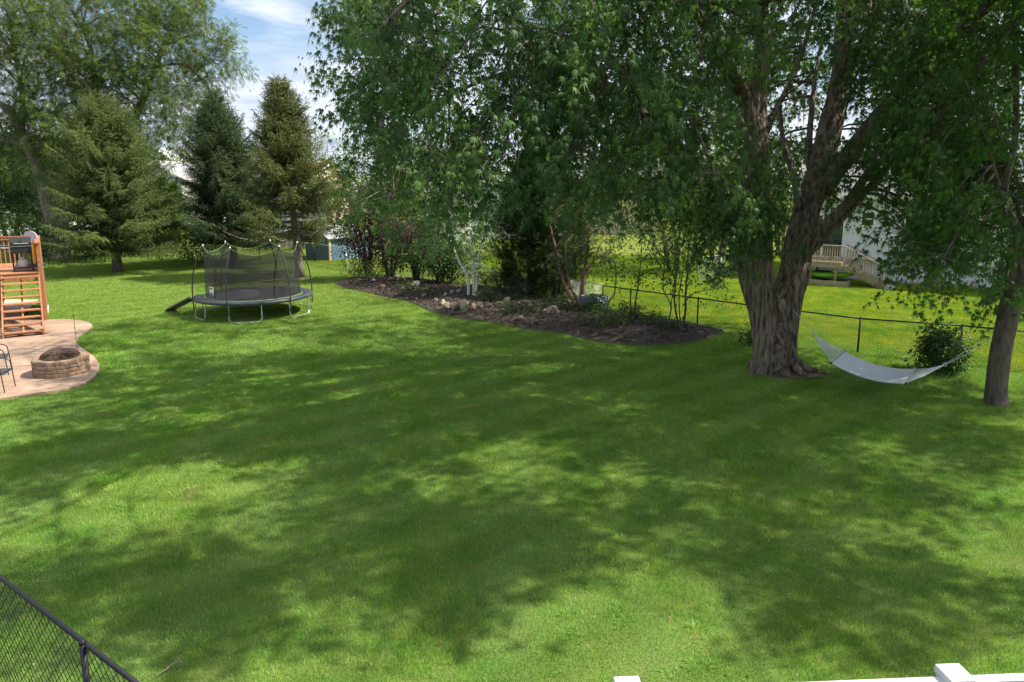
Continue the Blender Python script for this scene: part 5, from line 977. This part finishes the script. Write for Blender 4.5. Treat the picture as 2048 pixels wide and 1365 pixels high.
for a in [(886, 618, 17, .95, 3, 'mossy upright stone at the left end of the birch ring', RG), (895, 624, 20, .8, 3, 'low mossy stone in the front left of the birch ring', RG), (908, 627, 25, .85, 2, 'reddish brown tall stone in the front row before the birch', RG), (929, 629, 26, .95, 3, 'largest yellowish stone in the front row before the birch', RG), (947, 631, 19, .95, 2, 'rust coloured stone in the front row right of the yellowish one', RG), (960, 629, 18, .9, 0, 'tan stone at the right end of the front row', RG), (892, 606, 14, .8, 0, 'pale stone at the back left of the birch ring', RG), (905, 602, 15, .8, 2, 'pinkish stone behind the birch ring', RG), (917, 600, 15, .7, 1, 'grey stone behind the birch ring', RG), (979, 628, 22, .55, 4, 'flat dark stone right of the front row', RG), (1000, 624, 27, .55, 0, 'slanting tan slab right of the birch', RG), (1013, 616, 16, .8, 0, 'small tan stone leaning on the slanting slab', RG),
          (1105, 642, 34, .72, 0, 'broad tan boulder alone in the mulch right of the birch', None), (1089, 642, 16, .8, 0, 'small tan stone touching the broad tan boulder', None), (831, 587, 26, .6, 1, 'pale grey flat boulder left of the birch', None), (793, 561, 12, .9, 0, 'small tan stone standing in the left part of the bed', None), (782, 573, 14, .7, 0, 'tan stone between the purple shrubs', None), (798, 572, 15, .65, 3, 'yellowish stone next to the purple shrub stems', None), (748, 576, 17, .55, 4, 'blue-grey flat stone at the left front of the bed', None), (770, 556, 12, .6, 1, 'grey stone at the back left of the bed', None), (720, 571, 14, .5, 1, 'grey flat stone at the left tip of the bed', None), (865, 597, 10, .6, 2, 'small brown stone in the mulch left of the ring', None), (872, 611, 15, .7, 1, 'grey stone at the bed edge just left of the mossy upright stone', None), (848, 602, 14, .65, 0, 'tan stone at the bed edge left of the ring', None), (806, 590, 15, .6, 3, 'low yellowish stone near the front edge under the purple shrub', None), (765, 584, 14, .6, 2, 'reddish stone near the front edge at the left of the bed', None), (1042, 648, 15, .6, 1, 'grey stone near the lawn right of the slab', None)]: rock(*a)

# corrugated metal planter
pb = G(1186, 628); pl = thing('metal_planter', 'corrugated galvanised planter box tucked behind the cedar trunks', 'planter', (pb.x, pb.y, bed_z(pb.x, pb.y) - .05), R(-38)); zc = 1365 / gz(1186, 628); wx, wy, ph = .8, .7, .46; cor = mat('corrugated_steel', (.22, .25, .28), .42, metal=.4, col2=(.30, .33, .36), vscale=4)
def corr(a, b_, name):
    a, b_ = Vector(a), Vector(b_); nn_ = (b_ - a).normalized().cross(Vector((0, 0, 1))); m_ = MB(); st = 44
    for j in range(st + 1): z = ph * j / st; off = nn_ * .016 * math.sin(j / st * 6.5 * 6.2832); m_.v += [tuple(a + off + Vector((0, 0, z))), tuple(b_ + off + Vector((0, 0, z)))]
    m_.f = [(2 * j, 2 * j + 1, 2 * j + 3, 2 * j + 2) for j in range(st)]; o_ = m_.build(name, cor, pl, True); o_.modifiers.new('s', 'SOLIDIFY').thickness = .006
c4 = [(-wx / 2, -wy / 2, 0), (wx / 2, -wy / 2, 0), (wx / 2, wy / 2, 0), (-wx / 2, wy / 2, 0)]
for i in range(4): corr(c4[i], c4[(i + 1) % 4], 'side_panel')
for x, y, _ in c4: MB().tube([(x, y, 0), (x, y, ph + .01)], .03, 10).build('corner_post', cor, pl, True)
MB().box((0, 0, ph - .1), (wx - .06, wy - .06, .06)).build('soil', mat('dark_soil', (.05, .035, .025), 1), pl)

# ------------------------------------------------------------------ white neighbouring house (right)
HO = G(1772, 567); hz_ = R(-35); hs = thing('white_house', 'white clapboard house with dark window behind the right-hand trees', 'house', (HO.x, HO.y, 0), hz_); X0, X1, DEP = -4.3, 13.0, 8.0
def siding(name, xa, xb, y, za, zb, course=.105, axis=0):
    m_ = MB(); z = za
    while z < zb - .01:
        t_ = min(z + course, zb); q = [(xa, y - .022, z), (xb, y - .022, z), (xb, y, t_), (xa, y, t_)]; r_ = [(xa, y, z), (xb, y, z), (xb, y - .022, z), (xa, y - .022, z)]
        for s_ in (q, r_): m_.quad(*[(p if axis == 0 else (p[1], p[0], p[2])) for p in s_])
        z = t_
    return m_.build(name, M['siding'], hs)
siding('siding', X0, X1, .32, .12, 1.08); siding('siding', X0, X1, 0, 1.08, 4.15)
MB().box(((X0 + X1) / 2, .34 + DEP / 2, .6), (X1 - X0 - .02, DEP - .02, 1.2)).box(((X0 + X1) / 2, .012 + DEP / 2 + .02, 2.6), (X1 - X0 - .04, DEP, 3.1)).build('wall', M['siding'], hs)
MB().box(((X0 + X1) / 2, .33 + .02, .06), (X1 - X0 + .02, .06, .16)).build('foundation', M['concrete'], hs)
for x in (X0 + .01, X1): MB().box((x, -.02, 2.6), (.1, .06, 3.06)).build('corner_trim', M['trimw'], hs)
ov = .45; rfm = MB(); zr = 4.15; rd = 6.6
for s_ in (0, 1):
    y0_, y1_ = (-ov, DEP / 2) if s_ == 0 else (DEP + ov, DEP / 2); z0_ = zr - .12
    p = [(X0 - .3, y0_, z0_), (X1 + .3, y0_, z0_), (X1 + .3, y1_, rd), (X0 - .3, y1_, rd)]; p2 = [(a, b_, c_ + .12) for a, b_, c_ in p]; rfm.quad(*(p2 if s_ == 0 else p2[::-1])); rfm.quad(*(p[::-1] if s_ == 0 else p))
rf = rfm.build('roof', M['roofgrey'], hs); MB().box(((X0 + X1) / 2, -ov - .02, zr - .08), (X1 - X0 + .6, .04, .2)).build('fascia', M['trimw'], rf)
gb = MB(); gb.quad((X0, 0, 4.1), (X0, DEP, 4.1), (X0, DEP / 2, rd - .05)); gb.build('gable', M['siding'], hs); MB().bar((X0 - .3, -ov, zr - .02), (X0 - .3, DEP / 2, rd + .06), .03, .2).bar((X0 - .3, DEP + ov, zr - .02), (X0 - .3, DEP / 2, rd + .06), .03, .2).build('rake_board', M['trimw'], hs)
def window(xc, zc_, w_, h_, root=hs, y=0, name='window'):
    fr_ = MB()
    for dx in (-1, 1): fr_.box((xc + dx * (w_ / 2 + .03), y - .035, zc_), (.07, .05, h_ + .13))
    for dz in (-1, 1): fr_.box((xc, y - .034, zc_ + dz * (h_ / 2 + .03)), (w_ - .01, .05, .07))
    fr_.box((xc, y - .033, zc_), (w_ - .01, .04, .045)); f_ = fr_.build(name, M['trimw'], root); MB().box((xc, y - .027, zc_), (w_, .012, h_)).build('pane', M['glass'], f_); return f_
window(1.05, 2.62, .95, 1.15); window(5.2, 2.62, .95, 1.15); window(8.5, 2.62, 1.4, 1.15); window(-1.0, 3.0, .5, .6)
dr_ = MB(); xc = -2.95
for dx in (-.95, 0, .95): dr_.box((xc + dx, -.035, 2.17), (.08, .05, 2.0))
dr_.box((xc, -.034, 3.16), (1.84, .05, .08)); sdo = dr_.build('sliding_door', M['trimw'], hs); MB().box((xc, -.026, 2.14), (1.9, .012, 1.95)).build('pane', M['glass'], sdo)
# its deck, stairs, kayak and clutter
ow = M['oldwood']; nd = thing('neighbour_deck', 'weathered wooden deck with railing and stairs on the white house', 'deck', (HO.x, HO.y, 0), hz_); a0, a1, yf, fh = -4.2, -1.62, -2.25, 1.08
nbd = int((0 - yf - .05) / .14)
bo = MB().bevbox(((a0 + a1) / 2, 0, 0), (a1 - a0, .132, .035), .004).build('deck_board', ow, nd); bo.location = (0, yf + .07, fh - .018)
for i in range(1, nbd): q = bo.copy(); col.objects.link(q); q.location = (0, yf + .07 + i * .14, fh - .018)
MB().box(((a0 + a1) / 2, yf + .03, fh - .15), (a1 - a0, .04, .22)).build('fascia', ow, nd); MB().box((a1 - .02, yf / 2, fh - .15), (.04, -yf - .12, .22)).build('fascia', ow, nd)
po_ = MB().box((0, 0, .43), (.1, .1, .86)).build('post', mat('yellowish_post', (.36, .28, .13), .8), nd); po_.location = (a1 - .25, yf + .12, 0)
for x in (a1 - 1.35, a1 - 2.45): q = po_.copy(); col.objects.link(q); q.location = (x, yf + .12, 0)
MB().bevbox(((a0 + a1) / 2, yf + .03, fh + .76), (a1 - a0 + .06, .1, .035), .004).build('handrail', ow, nd)
nbp = MB().box((0, 0, fh + .34), (.04, .04, .84)).build('baluster', ow, nd); nbp.location = (a0 + .05, yf, 0)
for i in range(1, int((a1 - a0) / .105)): q = nbp.copy(); col.objects.link(q); q.location = (a0 + .05 + i * .105, yf, 0)
nst, rn = 7, 1.75; ty0, ty1 = yf + .02, yf + 1.0
tr0 = MB().bevbox((0, (ty0 + ty1) / 2, 0), (.27, ty1 - ty0, .04), .005).build('tread', ow, nd); tr0.location = (a1 + .16, 0, fh - .16)
for i in range(1, nst): q = tr0.copy(); col.objects.link(q); q.location = (a1 + .16 + i * rn / nst, 0, fh - .16 - i * (fh - .06) / nst)
for y in (ty0 + .02, ty1 - .02):
    MB().bar((a1 + .02, y, fh - .2), (a1 + rn + .15, y, .06), .04, .2).build('stringer', ow, nd); MB().bar((a1 - .02, y, fh + .78), (a1 + rn, y, .98), .07, .04).build('handrail', ow, nd)
    for i in range(15): t_ = (i + .6) / 15; x = a1 + rn * t_; z = fh - .12 - (fh - .1) * t_; MB().box((x, y + (-.03 if y < ty0 + .1 else .03), z + .36), (.035, .035, .98)).build('baluster', ow, nd)
MB().box((a1 + rn + .22, (ty0 + ty1) / 2, .05), (.36, ty1 - ty0 + .1, .1)).build('landing', M['concrete'], nd)
def hp(x, y, z): c, s = math.cos(hz_), math.sin(hz_); return (HO.x + x * c - y * s, HO.y + x * s + y * c, z)
ky = thing('kayak', 'lime green kayak stored under the neighbouring deck', 'kayak', hp(-2.5, yf + .55, .42), hz_ + R(-2)); k_ = MB(); ns = 17
for i in range(ns):
    u = i / (ns - 1) * 2 - 1; w_ = .33 * max(.02, (1 - abs(u) ** 2.3)); h_ = .17 * max(.1, (1 - .55 * u * u)); zc_ = .14 * u * u
    k_.v += [(u * 1.35, w_ * math.cos(a), zc_ + h_ * math.sin(a) * (.8 if math.sin(a) > 0 else 1.1)) for a in [j * 6.2832 / 14 for j in range(14)]]
for i in range(ns - 1):
    for j in range(14): q = (j + 1) % 14; k_.f.append((i * 14 + j, (i + 1) * 14 + j, (i + 1) * 14 + q, i * 14 + q))
k_.f += [tuple(range(14)), tuple((ns - 1) * 14 + j for j in reversed(range(14)))]
k_.build('hull', mat('lime_kayak_plastic', (.20, .52, .03), .35), ky, True); MB().tube([(.28 * math.cos(a) * 1.4, .17 * math.sin(a), .165) for a in [i * .39270 for i in range(17)]], .022, 6, False).build('cockpit_rim', M['black'], ky); MB().bevbox((-.25, 0, .25), (.05, .3, .2), .02).build('seat_back', M['black'], ky)
bnm = mat('dark_grey_plastic', (.06, .065, .07), .5)
for x, s_, lb, m_ in ((-3.35, 1, 'dark grey tub under the neighbouring deck left of the others', bnm), (-2.55, .9, 'dark maroon tub in the middle under the neighbouring deck', mat('maroon_plastic', (.07, .02, .02), .5)), (-1.75, .8, 'dark bluish tub under the neighbouring deck next to the stairs', mat('blue_grey_plastic', (.05, .06, .09), .5))):
    tb = thing('storage_tub', lb, 'tub', hp(x, yf + .6, 0), hz_, 'tubs under the neighbouring deck'); q = MB(); q.tube([(0, 0, .02), (0, 0, .2 * s_), (0, 0, .26 * s_)], [.26 * s_, .31 * s_, .33 * s_], 14); q.build('body', m_, tb); MB().tube([(0, 0, .26 * s_), (0, 0, .28 * s_)], .35 * s_, 14).build('lid', m_, tb)
bx = thing('planter_box', 'low timber border in front of the kayak', 'planter', hp(-2.6, yf - .2, 0), hz_)
for (c_, d_) in (((0, 0, .12), (2.6, .05, .24)), ((1.32, .35, .12), (.05, .75, .24)), ((-1.32, .35, .12), (.05, .75, .24))): MB().bevbox(c_, d_, .008).build('board', ow, bx)
tbx = thing('patio_table', 'dark covered patio table on the neighbouring deck', 'table', hp(-2.7, -1.2, fh), hz_); MB().bevbox((0, 0, .66), (1.1, .8, .05), .01).build('table_top', M['black'], tbx)
for x in (-.45, .45):
    for y in (-.3, .3): MB().bevbox((x, y, .32), (.05, .05, .64), .005).build('leg', M['black'], tbx)

# ------------------------------------------------------------------ far houses and shed
def gable_house(name, label, loc, rz, w_, d_, eave, ridge, wm_, rm_, wins=(), brick=None, ovh=.4):
    h_ = thing(name, label, 'house', loc, rz); q = MB(); q.box((0, d_ / 2, eave / 2), (w_, d_, eave)); q.quad((-w_ / 2, 0, eave), (w_ / 2, 0, eave), (0, 0, ridge)); q.quad((w_ / 2, d_, eave), (-w_ / 2, d_, eave), (0, d_, ridge)); q.build('wall', wm_, h_)
    r_ = MB(); sl_ = (ridge - eave) / (w_ / 2)
    for s_ in (-1, 1):
        e_ = s_ * (w_ / 2 + ovh); p = [(e_, -ovh, eave - ovh * sl_), (e_, d_ + ovh, eave - ovh * sl_), (0, d_ + ovh, ridge), (0, -ovh, ridge)]; p2 = [(a, b_, c_ + .16) for a, b_, c_ in p]; r_.quad(*(p2 if s_ > 0 else p2[::-1])); r_.quad(*(p[::-1] if s_ > 0 else p))
    ro = r_.build('roof', rm_, h_); tm_ = MB(); [tm_.bar((s_ * (w_ / 2 + ovh), -ovh - .02, eave - ovh * sl_ + .06), (0, -ovh - .02, ridge + .06), .04, .26) for s_ in (-1, 1)]; tm_.build('rake_board', M['trimw'], h_)
    for (x, z, a, b_) in wins: window(x, z, a, b_, h_)
    if brick: MB().box((0, -.03, brick / 2), (w_ + .02, .06, brick)).build('brick_base', M['brickpink'], h_)
    return h_
p = Z(318, 400, 80); gh = gable_house('grey_house', 'sage grey gabled house with white trim seen between the spruces', (p.x, p.y, 0), R(-6), 5.8, 10, 5.4, 7.4, M['houseg'], M['roofgrey'], [(-.4, 5.6, .6, .8), (-1.6, 2.9, .9, 1.2), (1.6, 2.9, .9, 1.2)])
p = Z(312, 400, 110); gable_house('pale_house', 'far house with a bright pale roof above the grey gabled house', (p.x, p.y, 0), R(12), 8, 10, 8.0, 10.6, M['siding'], M['roofwhite'], [(-2, 4.5, 1, 1.2), (2, 4.5, 1, 1.2)])
p = Z(592, 500, 52); gable_house('white_house', 'white house with pale brick base behind the yellowish spruce', (p.x, p.y, 0), R(14), 4.4, 8, 3.6, 5.0, M['siding'], M['roofgrey'], [(-1.3, 2.6, .8, 1.1)], brick=1.1)
p = Z(660, 400, 92); gable_house('red_roofed_house', 'far house with a terracotta red roof above the spruce branches', (p.x, p.y, 0), R(60), 7, 8, 5.2, 7.6, M['brickpink'], M['roofred'], [(-2, 2.5, 1, 1.2)])
p = Z(985, 470, 60); gable_house('grey_roofed_house', 'low far house with grey roof glimpsed left of the dark cedar', (p.x, p.y, 0), R(12), 7, 8, 3.4, 5.4, M['siding'], M['roofgrey'], [(-2, 2, 1, 1.1), (2, 2, 1, 1.1)])
p = Z(1250, 450, 66); gable_house('tan_house', 'far tan house behind the slender shrubs', (p.x, p.y, 0), R(-12), 7, 8, 3.6, 5.6, M['cream'], M['roofgrey'], [(-2, 2, 1, 1.1), (2, 2, 1, 1.1)])
p = Z(30, 450, 62); gable_house('white_house', 'white house with a blue-grey roof behind the trees at the left edge', (p.x, p.y, 0), R(20), 9, 9, 2.9, 4.6, M['siding'], M['roofgrey'], [(-2, 1.6, 1, 1.1), (2, 1.6, 1, 1.1)])
p = G(660, 522); sh = thing('garden_shed', 'low blue garden shed with cream corner trim beyond the back fence', 'shed', (p.x, p.y, 0), R(50)); sw, sdp, se = 3.0, 2.6, 1.35
MB().box((sw / 2, sdp / 2, se / 2), (sw - .02, sdp - .02, se)).build('wall', M['shedblue'], sh)
bt0 = MB().box((0, 0, se / 2), (.05, .02, se - .02)).build('batten', M['shedblue'], sh); bt0.location = (.3, -.0, 0)
for i in range(1, 10): q = bt0.copy(); col.objects.link(q); q.location = (.3 + i * .28, 0, 0)
for i in range(8): q = bt0.copy(); col.objects.link(q); q.location = (0, .3 + i * .28, 0); q.rotation_euler.z = R(90)
MB().box((0, 0, se / 2), (.13, .13, se + .03)).build('corner_trim', M['cream'], sh)
rr2 = MB(); rr2.quad((-.2, -.2, se), (sw + .2, -.2, se), (sw + .2, sdp / 2, se + .75), (-.2, sdp / 2, se + .75)); rr2.quad((sw + .2, sdp + .2, se), (-.2, sdp + .2, se), (-.2, sdp / 2, se + .75), (sw + .2, sdp / 2, se + .75)); ro = rr2.build('roof', M['roofgrey'], sh); ro.modifiers.new('s', 'SOLIDIFY').thickness = .06
gq = MB(); gq.quad((0.01, 0, se), (0.01, sdp / 2, se + .7), (0.01, sdp, se)); gq.build('gable', M['shedblue'], sh)

# far wood along the horizon
n_ = 5200; th_ = rng.uniform(-.95, .95, n_); dist = rng.uniform(105, 150, n_); hgt = rng.random(n_) ** .8 * (5.2 + 3.2 * np.sin(th_ * 23 + 1) * np.sin(th_ * 9 + 2) + 1.2 * np.sin(th_ * 61)) + .3
P = np.stack([np.sin(th_) * dist, np.cos(th_) * dist, hgt], 1); lv = Leaves(); lv.add(*spray_leaves(P, unit(rng.normal(size=(n_, 3)) + np.array([0, -.3, .5])), np.full(n_, 1.0), 9, .5, 0, .62, TPL_LEAF, np.clip(.5 + .3 * np.sin(th_ * 31) + rng.normal(size=n_) * .15, 0, 1)))
fw = lv.build('treeline', M['bg'], None); tag(fw, 'distant belt of green trees along the horizon', 'trees', kind='stuff')

# ------------------------------------------------------------------ bare soil, litter on the lawn
lit = Leaves(); n_ = 150; P = []
while len(P) < n_:
    x, y = rng.uniform(0, 2048), rng.uniform(650, 1365) ; p = G(x, y)
    if not inside([(q.x, q.y) for q in ring], p.x, p.y): P.append((p.x, p.y, .045))
lit.add(*scatter(*TPL_LEAF, np.array(P), rng.normal(size=(n_, 3)) * np.array([1, 1, .15]), np.array([0, 0, 1.]) + rng.normal(size=(n_, 3)) * .3, rng.uniform(.025, .055, n_), rng.random(n_)))
tag(lit.build('leaf_litter', M['deadleaf'], None), 'scattered dry leaves lying on the lawn', 'leaves', kind='stuff')
soil = mat('bare_soil', (.17, .115, .085), .95, col2=(.27, .20, .15), vscale=5, bump=.6)
for px, py, rx, ry, lb in ((1598, 752, .55, .28, 0), (604, 559, .55, .4, 0)):
    c_ = G(px, py); q = MB(); m_ = 26; q.v = [(c_.x + rx * math.cos(a) * (1 + .3 * noise.noise(Vector((math.cos(a) * 2 + px, math.sin(a) * 2, 0)))), c_.y + ry * math.sin(a) * (1 + .3 * noise.noise(Vector((math.cos(a) * 2, math.sin(a) * 2, py)))), .028) for a in [i * 6.2832 / m_ for i in range(m_)]] + [(c_.x, c_.y, .04)]; q.f = [(i, (i + 1) % m_, m_) for i in range(m_)]
    tag(q.build('bare_ground', soil), kind='structure')

tw = MB(); tw.tube([(0, 0, .05), (.06, .05, .07), (.13, .06, .06)], [.008, .007, .004], 5); tw.tube([(.06, .05, .07), (.09, .11, .09)], [.006, .003], 5); tw.tube([(.02, .0, .05), (-.05, -.09, .05)], [.008, .004], 5)
p = G(334, 1346); o_ = tw.build('broken_twig', M['deadtwig']); o_.location = (p.x, p.y, 0); tag(o_, 'pale broken twig on the grass right of the near chain-link fence', 'twig')
